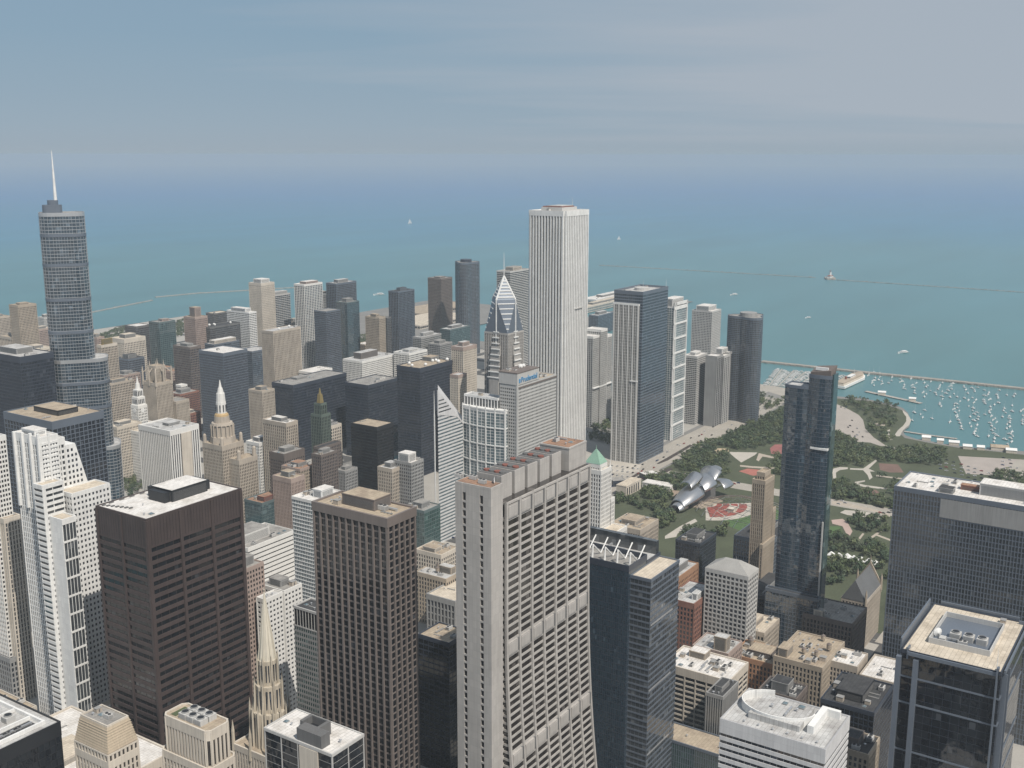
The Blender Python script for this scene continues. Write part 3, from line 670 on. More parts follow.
    for k in range(nx):
        c0 = xe+5.4+k*cw*.94; q = MB(); q.box(c0, 4.2, Hb-.1, c0+cw*.74, n0-2.5, Hw+1.2, 0); q.box(c0+.6, 4.9, Hw+1.2, c0+cw*.74-.6, n0-3.1, Hw+1.5, 1)
        for j in range(4): q.tube((c0+cw*.36, yw+7+j*(n0-yw-11)/3.4, Hw+1.4), (c0+cw*.36, yw+7+j*(n0-yw-11)/3.4, Hw+2.3), 1.7, (1,2)[(j+k)%2], 10)
        q.build('plant_room', [gw, WL['dgrey'], WL['rust']], root)
        q = MB(); q.box(c0+cw*.74, 6.5, Hb, c0+cw, n0-3, Hw-1.4); q.build('duct', WL['dgrey'], root)
    for k in range(3): put(root, 'air_handler', 4+k*3.4 if k < 2 else 6, yw+8+k*8, Hw-.1, math.pi/2, .8)
    put(root, 'satellite_dish', xe-3, yw+4, Hw-.1, .5, .9)
tapered_tower()

# --- dark rust-brown steel court tower with broad bays
def court_tower():
    x, y, w_, d_ = plot(97, (146,520), 240, 198)
    root = thing('court_tower', 'massive dark brown steel tower with horizontal bands and white roof holding a black penthouse', 'skyscraper', (x, y, 0))
    st = S('black', 'steel', 5.55, 2.55, w_/12, .16, .2, .6, 19)
    tier(root, rect(0,0,w_,d_), 0, 198, st, 'white', win=100, parapet=.7)
    q = MB()                                   # the great columns and the seams of the plant storey
    for k in range(4): 
        cx = k*w_/3; q.box(cx-1.1 if 0 < k < 3 else (cx-1.6 if k else -.85), -1.25, 0, cx+1.1 if 0 < k < 3 else (cx+.85 if k == 3 else 1.6), .1, 197.4)
    for k in range(3):
        cy = k*d_/2; q.box(-1.23, cy-.9, 0, .1, cy+.9, 197.3)
    q.build('column', WL['steel'], root)
    q = MB()
    for k in range(int(w_/2.4)): q.box(k*2.4+.3, -.78, 180.6, k*2.4+.42, -.5, 197)
    for k in range(int(d_/2.4)): q.box(-.8, k*2.4+.3, 180.6, -.5, k*2.4+.42, 197)
    q.build('louvre', WL['black'], root)
    p = penthouse(root, w_*.42, d_*.30, w_*.80, d_*.72, 198, 8, 'black', 'white', name='penthouse')
    q = MB(); q.box(w_*.36, d_*.34, 198.1, w_*.415, d_*.66, 205); q.box(w_*.805, d_*.36, 198.1, w_*.86, d_*.7, 204.5); q.box(w_*.42, d_*.725, 198.1, w_*.6, d_*.8, 205); q.build('duct', WL['black'], root)
    q = MB()
    for k in range(7): q.box(2+k*1.0, d_-2-k*3.2, 198.15, 4.4+k*1.0, d_-3.4-k*3.2, 198.9)
    for k in range(8): q.box(w_*.1+k*8, d_-2.5, 198.15, w_*.1+k*8+3.5, d_-1.6, 198.8)
    q.build('window_washing_track', WL['dgrey'], root)
    clutter(root, 2, 2, w_-2, d_-2, 198, 5, 11, [(w_*.34, d_*.28, w_*.88, d_*.82)], ('vent_pipe', 'vent_pipe', 'skylight'))
court_tower()

# --- rose-brown granite tower of deep square windows
r_, w_, d_ = B('granite_tower', 'brown granite tower with deep square windows in vertical columns and tan roof with long penthouse', 'skyscraper',
  314, (387,520), 414, 232, S('black', 'rose', 3.95, .95, 4.6, 1.0, .95, .12, 4), 'tan', pent=(.3,.28,.92,.72), penth=6.5, pk='rose', n=5)

# --- white stepped tower with the sloping shoulder
def stepped_tower():
    x, y, _, d_ = plot(14, (40,439), 62, 230)
    root = thing('stepped_skyscraper', 'tall white stepped tower with vertical fins, punched square windows and one sloping shoulder', 'skyscraper', (x, y, 0))
    wht = S('grey', 'paint', 3.9, .7, 2.3, 1.05, .3, .15, 5)
    fin = S('grey', 'paint', 3.9, 1.6, 2.6, 1.0, .5, .3, 4)
    punched = S('dark', 'paint', 3.95, 2.0, 3.0, 1.45, .35, .36, 2)
    band = S('grey', 'paint', 3.95, 2.1, 9, .5, .2, .45, 2)
    tier(root, rect(0,0,13,d_), 0, 230, wht, 'white', win=0)
    q = MB()
    for k in range(4): q.box(-1.9, k*(d_-2)/3, 178, .1, k*(d_-2)/3+1.5, 233.5-k*.7)
    q.box(5.2, -1.2, 168, 6.6, .1, 233); q.build('fin', WL['paint'], root)
    tier(root, rect(13.02, 2, 19, d_), 0, 226, fin, 'white', win=0)
    q = MB()
    for k in range(13): q.box(.6, -.75, 188+k*3.1, 12.4, .02, 189.6+k*3.1)
    q.build('balcony', WL['paint'], root)
    # sloping shoulder
    a = uny(62,443,y+1)-Vector((x,y,0)); c = uny(75,443,y+1)-Vector((x,y,0)); e_ = uny(88,482,y+1)-Vector((x,y,0))
    q = MB(); dd = d_*.7
    for (xx0, xx1) in [(19.03, e_.x)]:
        prof = [(xx0, 0), (xx1, 0), (xx1, e_.z), (c.x, c.z), (xx0, c.z)]
        b0 = len(q.v); q.v += [(px_, 1, z_) for px_, z_ in prof] + [(px_, dd, z_) for px_, z_ in prof]
        q.face([b0+i for i in range(5)], 0); q.face([b0+9-i for i in range(5)], 0)
        for i in range(5): q.face([b0+(i+1)%5, b0+i, b0+5+i, b0+5+(i+1)%5], 0)
    sh = q.build('wall', WL['paint'], root)
    fx = MB(); cnt = 0
    for f in range(60):
        z0 = c.z-5-f*3.95
        if z0 < 100: break
        for k in range(8):
            xx = 20.2+k*3.05; lim = e_.x if z0 < e_.z-3 else e_.x+(c.x-e_.x)*(z0+3-e_.z)/(c.z-e_.z)
            if xx+1.9 > lim: break
            fx.box(xx, .94, z0, xx+1.5, 1.3, z0+1.9)
            cnt += 1
            if cnt <= 60: 
                g = MB(); g.box(0,-.02,0,1.5,.0,1.9)
                if cnt == 1: gm = g.mesh('window', [GL['dark']])
                inst('window', gm, root, (xx, .93, z0))
    fx.build('window_reveal', GL['dark'], root)
    # banded bay, lower block, window box
    b1 = uny(42,487,y-9)-Vector((x,y,0)); b2 = uny(62,480,y-9)-Vector((x,y,0))
    tier(root, rect(b1.x, -9, b2.x, -.02), 0, b1.z, band, 'cream', win=40)
    q = MB(); q.box(b1.x-.2, -9.6, 0, b1.x+2.2, -9.02, b1.z+1); q.build('fin', WL['paint'], root)
    c1 = uny(72,495,y-15)-Vector((x,y,0)); c2 = uny(109,484,y-15)-Vector((x,y,0))
    tier(root, rect(c1.x, -15, c2.x, .98), 0, c1.z, punched, 'cream', win=100)
    d1 = uny(62,521,y-23)-Vector((x,y,0)); d2 = uny(75,515,y-23)-Vector((x,y,0))
    tier(root, rect(d1.x, -23, d2.x, -9.03), 30, d1.z, S('grey', 'paint', 13, 1.4, 2.4, .35, .25, .4, 3), 'cream', win=0, solid_edges=(3,))
    tier(root, rect(b1.x-.4, -24, c2.x-3, -15.03), 0, 30, punched, 'cream', win=0)
    penthouse(root, 2, d_*.3, 11, d_*.8, 230, 4, 'paint', 'white')
stepped_tower()

# --- glass tower with white trusses on its roof
def truss_tower():
    h = 165; x, y, w_, d_ = plot(588, (651,581), 679, h)
    root = thing('glass_office_tower', 'dark glass tower with white zigzag trusses standing on its open roof', 'office tower', (x, y, 0))
    st = S('blue', 'navy', 3.9, .9, 3.0, .14, .18, .2, 1); g2 = S('mirror', 'navy', 3.9, .35, 1.5, .10, .12, .1, .6)
    yd = 14
    tier(root, rect(0,0,w_,yd), 0, h, S('grey', 'bluegrey', 3.9, 1.1, 3.0, .14, .12, .3, 1), 'cream', win=100)
    tier(root, rect(-2.5,yd+.03,w_*.55,d_+26), 0, h+4, g2, 'grey', win=60, parapet=3.5)
    tier(root, rect(w_*.55+.03,yd+.03,w_+1,d_+26), 0, h+2, st, 'lgrey', win=0)
    q = MB(); q.box(-2.4, d_+22, h+4, w_+1, d_+26, h+13); q.box(w_-2.5, yd+1, h+2, w_+1, d_+21.9, h+11); q.build('glass_screen', [GL['grey']], root)
    q = MB(); q.box(-2.9, d_+21.6, h+13, w_+1.4, d_+26.4, h+13.6); q.build('screen_cap', WL['alum'], root)
    for k in range(6):
        yy = yd+3+k*(d_+16-yd)/5.2; t_ = MB(); x0 = w_*.10; x1 = w_*.62
        t_.tube((x0, yy, h+4), (x0+1.2, yy, h+13), .55, 0); t_.tube((x0+1.2, yy, h+13), (x1*.62, yy, h+4.3), .5, 0); t_.tube((x0+1.2, yy, h+13), (x0+1.2, yy, h+4), .35, 0)
        t_.tube((x1*.62, yy, h+4.3), (x1, yy, h+12), .45, 0); t_.build('truss', WL['paint'], root)
    clutter(root, w_*.3, yd+2, w_-4, d_+18, h+3, 7, 21)
    for k in range(3): 
        q = MB(); q.box(1, -.35, h-30-k*44, w_*.8, .1, h-29-k*44); q.build('light_shelf', WL['alum'], root)
truss_tower()

# --- white banded office block with oval roof screen
def banded_block():
    h = 149; x, y, w_, d_ = plot(721, (825,751), 849, h)
    root = thing('banded_office_block', 'white aluminium block of even window ribbons, its roof holding a half oval plant screen', 'office block', (x, y, 0))
    st = S('dark', 'offwhite', 3.75, 2.1, 3.2, .10, .06, .35, 6.5)
    tier(root, rect(0,0,w_,d_), 0, h, st, 'lgrey', win=100, parapet=1.0)
    q = MB(); n_ = 22; cx, cy, a, bq = w_*.62, d_*.60, w_*.36, d_*.36
    po = [(cx+a*math.cos(R_(20+250*i/n_)), cy+bq*math.sin(R_(20+250*i/n_))) for i in range(n_+1)]; pi = [(cx+(a-.5)*math.cos(R_(20+250*i/n_)), cy+(bq-.5)*math.sin(R_(20+250*i/n_))) for i in range(n_+1)]
    for i in range(n_):
        b0 = len(q.v)
        for z in (h+.1, h+4.6): q.v += [(*po[i],z),(*po[i+1],z),(*pi[i+1],z),(*pi[i],z)]
        for f in [(4,5,6,7),(0,1,5,4),(2,3,7,6),(1,2,6,5),(3,0,4,7)]: q.face([b0+j for j in f])
    q.build('roof_screen', WL['paint'], root)
    q = MB(); q.box(w_*.30, d_*.18, h+.1, w_*.92, d_*.24, h+4.2); q.box(w_*.86, d_*.06, h+.1, w_*.92, d_*.18, h+4.2); q.build('parapet_wall', WL['paint'], root)
    q = MB(); q.box(w_*.25, d_*.3, h+.1, w_*.85, d_*.8, h+3.2); q.build('penthouse', RF['lgrey'], root)
    q = MB(); n_ = 26
    for i in range(n_):
        a0, a1 = R_(-30+220*i/n_), R_(-30+220*(i+1)/n_); b0 = len(q.v)
        for (rr, z) in ((1.12, h-3), (1.12, h-1), (1.0, h-1)): q.v += [(cx+a*rr*math.cos(a0)+2, cy+bq*rr*math.sin(a0)+4, z), (cx+a*rr*math.cos(a1)+2, cy+bq*rr*math.sin(a1)+4, z)]
        q.face([b0,b0+1,b0+3,b0+2]); q.face([b0+2,b0+3,b0+5,b0+4])
    clutter(root, w_*.3, d_*.32, w_*.82, d_*.78, h+3.2, 5, 31, (), ('vent_pipe', 'skylight', 'vent_pipe', 'duct'))
    for k in range(6): put(root, 'vent_pipe', w_*.12, d_*(.1+.14*k), h, 0, .8)
banded_block()

# --- black mirror tower with the beige roof deck
def mirror_tower():
    h = 177; x, y, w_, d_ = plot(897, (1005,676), 1030, h)
    w_ = 72
    root = thing('mirror_glass_tower', 'black mirrored glass tower with a beige roof deck round a sunken grey plant well', 'office tower', (x, y, 0))
    st = S('mblack', 'navy', 3.9, .1, 4.2, .08, .08, .1, 1.4)
    tier(root, rect(2,2,w_-2,d_-2), 0, h, st, 'cream', win=100, parapet=.6)
    q = MB()
    for z in (h-14, h-28, h-54, h-68, h-96): q.box(1.6, 1.6, z, w_-1.6, d_-1.6, z+.9)
    q.build('ledge', WL['bluegrey'], root)
    q = MB()
    for yy in (d_-2.2, d_-10.5): q.box(-.4, yy, 0, 2.1, yy+2.4, h-3)
    q.box(-.3, 3.2, 0, 2.1, 3.9, h+3); q.box(6, -.4, 0, 6.8, 2.2, h-2); q.box(14, -.4, 0, 14.8, 2.2, h-2)
    q.build('fin', WL['bluegrey'], root)
    q = MB()                                                     # outer grey screen frame, open at the corners
    q.box(.4, 4, h-1.5, 1.2, d_-5, h+.3); q.box(5, .4, h-1.5, w_-5, 1.2, h+.3); q.box(w_-.8, 5, h-4, w_, d_-5, h+2.2); q.box(6, d_-.8, h-4, w_-6, d_, h+4.5)
    q.box(1.4, d_-5.2, h-4, 5.8, d_-4.4, h+2); q.box(w_-5, .9, h-4, w_-4.2, 4.8, h+2); q.box(.9, 3.2, h-4, 4.8, 4, h+2); q.build('roof_screen', WL['bluegrey'], root)
    q = MB(); ix0, iy0, ix1, iy1 = w_*.24, d_*.20, w_*.78, d_*.78
    q.ring(rect(ix0,iy0,ix1,iy1), rect(ix0+.5,iy0+.5,ix1-.5,iy1-.5), h+.1, h+3.2, 0); q.build('well_wall', WL['lgrey'], root)
    q = MB(); q.box(ix0+.5, iy0+.5, h+.2, ix1-.5, iy1-.5, h+.4); q.build('well_floor', WL['bluegrey'], root)
    for k in range(3): put(root, 'cooling_tower', ix0+13, iy0+6+k*6.4, h+.3, 0, .95)
    put(root, 'air_handler', ix0+6, iy0+14, h+.3, math.pi/2, .9); put(root, 'duct', ix0+8.5, iy0+17, h+.3, 0, 1)
    put(root, 'satellite_dish', ix0+9, iy1-3, h+.3, 2.4, 1.2); put(root, 'antenna', 2.4, 4.2, h+2, 0, 1.1); put(root, 'stair_hatch', w_-8, 12, h, 0, .8)
    q = MB(); q.box(ix0+4, iy1-7, h+.3, ix0+8, iy1-4, h+2.4); q.build('dish_mount', WL['lgrey'], root)
mirror_tower()

# --- long dark slab block at the park edge
def slab_block():
    h = 178; p = un(895, 487, h)
    D = 118; x, y = p.x, p.y-D
    root = thing('slab_office_block', 'broad dark grey gridded slab with cluttered white roof in front of the harbour car park', 'office block', (x, y, 0))
    tier(root, rect(0,0,46,D), 0, h, S('grey', 'bluegrey', 3.85, .9, 2.2, .5, .5, .12, 2.5), 'white', win=100)
    q = MB(); q.box(-.6, 18, h-17, -.02, D-33, h-3); q.build('plant_screen', WL['grey'], root)
    penthouse(root, 14, 20, 30, 62, h, 9, 'lgrey', 'white'); penthouse(root, 4, D-40, 12, D-30, h, 4, 'grey', 'dark'); penthouse(root, 20, D-60, 26, D-42, h, 4, 'brick', 'rust')
    clutter(root, 1, 20, 45, D-2, h, 18, 41, [(13,19,31,63),(3,D-41,13,D-29),(19,D-61,27,D-41)])
slab_block()

# --- blue glass apartment tower by the park
def park_tower():
    h = 249; x, y, w_, d_ = plot(786, (832,375), 837, h)
    root = thing('glass_apartment_tower', 'slim deep blue glass tower with split stepped top and raking roof fin by the park', 'apartment tower', (x, y, 0))
    st = S('mirror', 'bluegrey', 3.4, .28, 3.0, .08, .08, .14, 1)
    ys = d_*.48
    bow = [(0,0),(w_,0),(w_+5,ys*.5),(w_+5,ys),(0,ys),(-1.2,ys*.75),(-1.6,ys*.5),(-1.2,ys*.25)]
    tier(root, bow, 0, h-3, st, 'grey', win=100, parapet=2)
    bow2 = [(.2,ys+.04),(w_+3,ys+.04),(w_+3,d_),(.6,d_),(-.6,d_-4),(-1.0,ys+9),(-.6,ys+4)]
    tier(root, bow2, 0, h-13, st, 'lgrey', win=60, parapet=1.5)
    q = MB(); b0 = 0
    q.v += [(1,1,h-3),(w_-1,1,h-3),(w_+4,ys-.5,h-3),(1,ys-.5,h-3),(1,1,h+3),(w_-1,-.5,h+6),(w_+4,ys-.5,h+3),(1,ys-.5,h+.5)]
    for f in [(4,5,6,7),(0,1,5,4),(1,2,6,5),(2,3,7,6),(3,0,4,7)]: q.face(list(f))
    q.build('roof_fin', WL['brown'], root)
    q = MB(); q.box(2.5, 4, h+2.2, 4.2, ys-4, h+4.6); q.build('roof_gantry', WL['paint'], root)
    q = MB(); q.box(w_*.1, -1.6, 0, w_-.5, -.2, h); q.build('glass_strip', GL['teal'], root)
    q = MB(); q.box(-2.3, -.6, h-62, w_*.5, ys*.75, h-60.4); q.build('ledge', WL['paint'], root)
    q = MB(); q.box(-1.9, -.8, 0, -.5, .2, h-122); q.build('fin', WL['lgrey'], root)
    tier(root, rect(-7, -2, -1.7, d_+5), 0, 62, S('mirror', 'bluegrey', 3.4, .5, 3, .3, .3, .2, 2), 'dark', win=0)
park_tower()

# --- white marble lakeside skyscraper
def marble_tower():
    x, y, w_, d_ = plot(529, (565,212), 589, 346)
    root = thing('marble_skyscraper', 'tallest white tower of unbroken vertical stripes, rising far above the shoreline', 'skyscraper', (x, y, 0))
    c = 3.2
    poly = [(c,0),(w_-c,0),(w_-c,c),(w_,c),(w_,d_-c),(w_-c,d_-c),(w_-c,d_),(c,d_),(c,d_-c),(0,d_-c),(0,c),(c,c)]
    tier(root, poly, 0, 346, S('dark', 'paint', 3.9, 0, 4.5, 2.2, 1.35, .3, 6), 'white', win=0)
    q = MB(); q.box(12, 12, 346, w_-12, d_-12, 351); q.box(18, 16, 351, w_-16, d_-18, 353); q.build('penthouse', WL['lgrey'], root)
    q = MB()
    for k in range(14): q.box(14+k*2.4, 13, 351.02, 15.2+k*2.4, d_-13, 352.3)
    q.build('cooling_fins', WL['rust'], root)
    put(root, 'antenna', w_-14, 18, 350, 0, 1.5); put(root, 'antenna', 20, 20, 350, 0, .6); put(root, 'air_handler', 8, 30, 346, 0, 1.2); put(root, 'air_handler', w_-8, 20, 346, 1.5, 1.2)
    q = MB(); q.box(w_*.40, -2.6, 214, w_*.72, -.5, 215.2); q.build('window_washing_cradle', WL['lgrey'], root)
marble_tower()

# --- silver rounded skyscraper with the spire
def spire_tower():
    c = un(61.5, 213, 357); root = thing('rounded_skyscraper', 'silver rounded glass skyscraper with a slender white spire above the water', 'skyscraper', (c.x, c.y, 0))
    rz = R_(90-36)+math.pi/2
    st = S('blue', 'alum', 3.6, .55, 3.0, .2, .3, .2, 3)
    shift = lambda P, dx_: [(px_+dx_*math.cos(rz), py_+dx_*math.sin(rz)) for px_, py_ in P]
    tier(root, rounded(46, 34, 13, rz), 196, 357, st, 'grey', win=0)
    low = shift(rounded(58, 37, 13, rz), -7)
    tier(root, low, 95, 196, st, 'lgrey', win=0)
    tier(root, shift(rounded(66, 44, 13, rz), -10), 0, 95, st, 'lgrey', win=0)
    q = MB()
    for z in (332, 300, 262, 226): q.prism(rounded(47.2, 35.2, 13.4, rz), z, z+3.2)
    for z in (140, 168): q.prism(shift(rounded(59.4, 38.4, 13.4, rz), -7), z, z+3.2)
    q.build('louvre_band', WL['bluegrey'], root)
    q = MB(); q.prism(shift(rounded(20, 18, 6, rz), 9), 357, 366); q.prism(shift(rounded(11, 12, 4, rz), 8), 366, 371); q.build('penthouse', WL['bluegrey'], root)
    q = MB(); sx = Vector((math.cos(rz), math.sin(rz)))*5
    q.tube((sx.x, sx.y, 366), (sx.x, sx.y, 395), 1.9, 0, 10, 1.2); q.tube((sx.x, sx.y, 395), (sx.x, sx.y, 424), 1.2, 0, 10, .25); q.build('spire', WL['paint'], root)
spire_tower()

# --- chiselled twin-prism tower
def chisel_tower():
    ap = un(504, 276, 274)
    root = thing('chisel_top_tower', 'grey tower with a white edged diamond pyramid top and stepped chevrons', 'skyscraper', (ap.x-17, ap.y-17, 0))
    st = S('dark', 'granite', 3.9, .35, 2.6, 1.3, .55, .25, 1)
    B_ = 34
    tier(root, rect(0,0,B_,B_), 0, 205, st, 'grey', win=0, roofpart=False)
    steps = MB()
    for k, (ins, z) in enumerate([(-6,150),(-4.4,165),(-3,178),(-1.6,190)]):
        a = -ins; steps.box(B_*.30, -a, 0, B_*.70, B_+a, z); steps.box(-a, B_*.30, 0, B_+a, B_*.70, z-.3)
    steps.build('stepped_bay', WL['granite'], root)
    tops = MB()
    for s in range(9):
        z = 150+s*7; wdt = .28-.02*s
        tops.box(B_*(.5-wdt), -6.6+s*.7, z, B_*(.5+wdt), -5.2+s*.7, z+1.2); tops.box(-6.6+s*.7, B_*(.5-wdt), z+.05, -5.2+s*.7, B_*(.5+wdt), z+1.25)
    tops.build('chevron', WL['paint'], root)
    # pyramid rotated on gables: four white edged faces
    q = MB(); A = (B_/2, B_/2, 274); mids = [(B_/2,0,246),(B_,B_/2,246),(B_/2,B_,246),(0,B_/2,246)]; cs = [(0,0,206),(B_,0,206),(B_,B_,206),(0,B_,206)]
    q.v = [A]+mids+cs
    for f in [(0,8,1),(0,1,6)] : pass
    M = [1,2,3,4]; Cc = [5,6,7,8]
    for i in range(4):
        q.face([0, M[i-1], M[i]]); q.face([M[i-1], Cc[i], M[i]]); q.face([Cc[i], Cc[(i+1)%4], M[i]])
    q.build('pyramid', [WL['bluegrey']], root)
    q = MB()
    for i in range(4):
        q.tube(A, mids[i], 1.1, 0, 5); q.tube(mids[i], (mids[i][0], mids[i][1], 150), .9, 0, 5)
        for s in range(6):
            t_ = .22+s*.135; P = Vector(A).lerp(Vector(mids[i-1]), t_); Q_ = Vector(A).lerp(Vector(mids[i]), t_); q.tube(P, Q_, 1.0, 0, 5)
        for s in range(6):
            t_ = .12+s*.15; P = Vector(mids[i-1]).lerp(Vector(cs[i]), t_); Q_ = Vector(mids[i]).lerp(Vector(cs[i]), t_); q.tube(P, Q_, .8, 0, 5)
    q.build('roof_edge', [WL['paint'], WL['dgrey']], root)
    q = MB(); q.tube((B_/2,B_/2,273), (B_/2,B_/2,303), .6, 0, 6, .15); q.build('spire', WL['paint'], root)
chisel_tower()

# --- beige block carrying the blue roof sign
def sign_block():
    x, y, w_, d_ = plot(501, (517,387), 556, 175); d_ = 22
    root = thing('sign_office_block', 'beige office slab with a raised roof block carrying a blue lettered sign', 'office block', (x, y, 0))
    st = S('grey', 'lgrey', 3.7, 1.9, 2.7, .9, .3, .2, 2.5)
    st2 = S('grey', 'lgrey', 3.7, 1.9, 2.7, .9, .3, .35, 2.5)
    tier(root, rect(0,0,w_,d_), 0, 175, st2, 'tan', win=100)
    hw = along(538, Vector((x, y, 186)), (1,0,0))
    tier(root, rect(-.6,-.6,hw,d_+.6), 176.6, 189, S('grey', 'lgrey', 3.7, 1.9, 2.7, .9, .3, .2, 12, 'lgrey'), 'tan', win=0)
    q = MB(); q.box(-1.2, -1.2, 189.2, hw+.6, d_+1.2, 190.4); q.box(-.2,-.7,172.4,w_+.2,-.38,174.2,1); q.build('cornice', [WL['brown'], WL['brown']], root)
    q = MB(); q.box(-.9, -1.0, 0, 1.2, 1.2, 189); q.build('corner_pier', WL['lgrey'], root)
    fc = bpy.data.curves.new('sign_letters', 'FONT'); fc.body = 'Prudential'; fc.size = 8.2; fc.extrude = .25; fc.space_character = .98
    fo = bpy.data.objects.new('sign_letters', fc); COL.objects.link(fo); fo.parent = root; fo.location = (6.0, -1.35, 179.2); fo.rotation_euler = (math.pi/2, 0, 0)
    blue = mat('sign_blue', (.07, .25, .46), .5, .05); fc.materials.append(blue)
    dg = bpy.context.evaluated_depsgraph_get(); fm = bpy.data.meshes.new_from_object(fo.evaluated_get(dg)); fl_ = fo.location.copy(); bpy.data.objects.remove(fo)
    fo = inst('sign_letters', fm, root, fl_); fo.rotation_euler = (math.pi/2, 0, 0)
    q = MB(); q.prism([(2.2,-1.5),(4.9,-1.5),(4.9,-1.02),(2.2,-1.02)], 179, 183.4); q.build('sign_emblem', blue, root)
    for k in range(3): put(root, 'satellite_dish', hw*.62+k*2.7, d_*.55+(k % 2)*2, 189.5, 2.3, 1.15)
    clutter(root, hw+2, 1, w_-1, d_-1, 175, 4, 51); clutter(root, 1, 1, hw*.5, d_-1, 189, 4, 52)
sign_block()

# --- slanted diamond roof building with white stripes
def diamond_tower():
    a = un(436, 391, 172); root = thing('diamond_roof_tower', 'white striped tower sliced to a sharp slanted diamond roof', 'office tower', (a.x, a.y-2, 0))
    wd = along(463, Vector((a.x, a.y-2, 120)), (1,0,0)); dd = 34
    z1 = 172; z2 = un(463, 425, 120).z; z2 = 127
    prof = [(0,0),(wd,0),(wd,z2),(.8,z1)]
    SH = 26; dd = 20
    q = MB(); q.v = [(px_,0,z_) for px_,z_ in prof]+[(px_+SH,dd,z_) for px_,z_ in prof]
    q.face([0,1,2,3],0); q.face([7,6,5,4],0)
    for i in range(4): q.face([(i+1)%4, i, 4+i, 4+(i+1)%4], 0 if i != 2 else 1)
    for f in range(44):
        z = f*3.9; lim = wd if z < z2-2 else wd*(z1-z-2)/(z1-z2)
        if lim < 2: break
        q.box(-.25, -.45, z, lim, .02, z+1.9, 1)
    q.build('wall', [GL['pale'], WL['offwhite'], WL['offwhite']], root)
    q = MB(); tri = [(-.3, z1+1.2), (-.3, z1-26), (wd*.72, z2+11), (wd+.4, z2-1), (wd+.4, z2+1.2)]; n_ = len(tri)
    q.v = [(px_, -.7, z_) for px_, z_ in tri]+[(px_, .3, z_) for px_, z_ in tri]
    q.face(list(range(n_))); q.face([2*n_-1-i for i in range(n_)])
    for i in range(n_): q.face([(i+1) % n_, i, n_+i, n_+(i+1) % n_])
    for k in range(4): q.box(.6, -.78, z1-24+k*4.2, wd*(.50-.09*k), -.69, z1-22.6+k*4.2, 1)
    q.build('gable_panel', [WL['offwhite'], GL['grey']], root)
    q = MB(); q.tube((-3.5,2,z1-25), (-3.5,2,z1+1), .6, 0, 5, .2); q.box(-4,1.5,0,-3,2.5,z1-25); q.build('mast', WL['paint'], root)
diamond_tower()

# --- green terracotta tower with gold top
def gold_top():
    c = un(320, 388, 153); root = thing('gold_top_tower', 'slim dark green terracotta tower with a gilded stepped crown', 'office tower', (c.x-9, c.y-9, 0))
    st = S('black', 'green', 3.7, .7, 2.6, 1.2, .35, .1, 2)
    tier(root, rect(1,1,16,17), 0, 122, st, 'dark', win=0); tier(root, rect(4,4,13,14), 122, 135, st, 'dark', win=0, parapet=.6)
    q = MB(); q.prism(rect(5.6,6.2,11.4,11.8), 135.6, 146, scale=rect(6.6,7,10.4,11)); q.tube((8.5,9,146),(8.5,9,153),1.6,0,8,.5); q.build('crown', WL['gold'], root)
    tier(root, rect(-14,-10,21,-.05), 0, 88, S('dark', 'brown', 3.7, 1.2, 2.6, 1.2, .35, .2, 2), 'dark', win=0)
gold_top()

# --- domed beige tower with corner turrets
def dome_tower():
    x, y, w_, d_ = plot(203, (222,447), 243, 100)
    root = thing('domed_stone_tower', 'ornate tan stone tower of stacked tiers ending in a white lantern', 'office tower', (x, y, 0))
    st = S('bronze', 'beige', 3.7, 1.1, 2.4, 1.2, .4, .2, 5)
    tier(root, rect(0,0,w_,d_), 0, 100, st, 'tan', win=100)
    cx, cy = w_/2, d_/2; q = MB()
    for (z0, z1, r0, r1, nn) in ((100,108,14.5,14,8),(108,121,11.4,11.2,16),(121,123.5,12.4,11.6,16),(123.5,131,9,8.2,16)): q.tube((cx,cy,z0),(cx,cy,z1),r0,0,nn,r1)
    for k in range(16):
        a = 2*math.pi*k/16; q.tube((cx+12.6*math.cos(a),cy+12.6*math.sin(a),107),(cx+12.6*math.cos(a),cy+12.6*math.sin(a),121),.75,0,6)
    q.build('colonnade', WL['beige'], root)
    q = MB(); q.dome((cx,cy,130.5), 8.2, 6, 0, 16, 4); q.build('dome', mat('dome_tiles', (.46,.33,.17), .6, .15), root)
    q = MB()
    for (z0,z1,r0,r1) in ((133,147,6.2,5.6),(147,157,5.3,4.6),(157,163,3.8,2.5),(163,172,1.9,.3)): q.tube((cx,cy,z0),(cx,cy,z1),r0,0,10,r1)
    for k in range(10):
        a = 2*math.pi*k/10; q.box(cx+5.7*math.cos(a)-.5, cy+5.7*math.sin(a)-.5, 136, cx+5.7*math.cos(a)+.5, cy+5.7*math.sin(a)+.5, 144, 1)
    q.build('lantern', [WL['white'], GL['dark']], root)
    q = MB()
    for (a, b_) in ((1.5,1.5),(w_-1.5,1.5),(1.5,d_-1.5),(w_-1.5,d_-1.5)): q.tube((a,b_,100),(a,b_,108),2.2,0,8,1.9); q.dome((a,b_,108),2,3,0,8,3)
    q.build('turret', WL['beige'], root)
    r2 = root
    tier(root, rect(w_*.3,-16,w_+5,-.05), 0, 84, st, 'tan', win=0)
    q = MB()
    for (a,b_) in ((w_*.3+2,-14),(w_+3,-14)): q.tube((a,b_,85),(a,b_,93),2.4,0,8,2); q.dome((a,b_,93),2.2,3,0,8,3)
    q.build('turret', WL['beige'], root)
dome_tower()

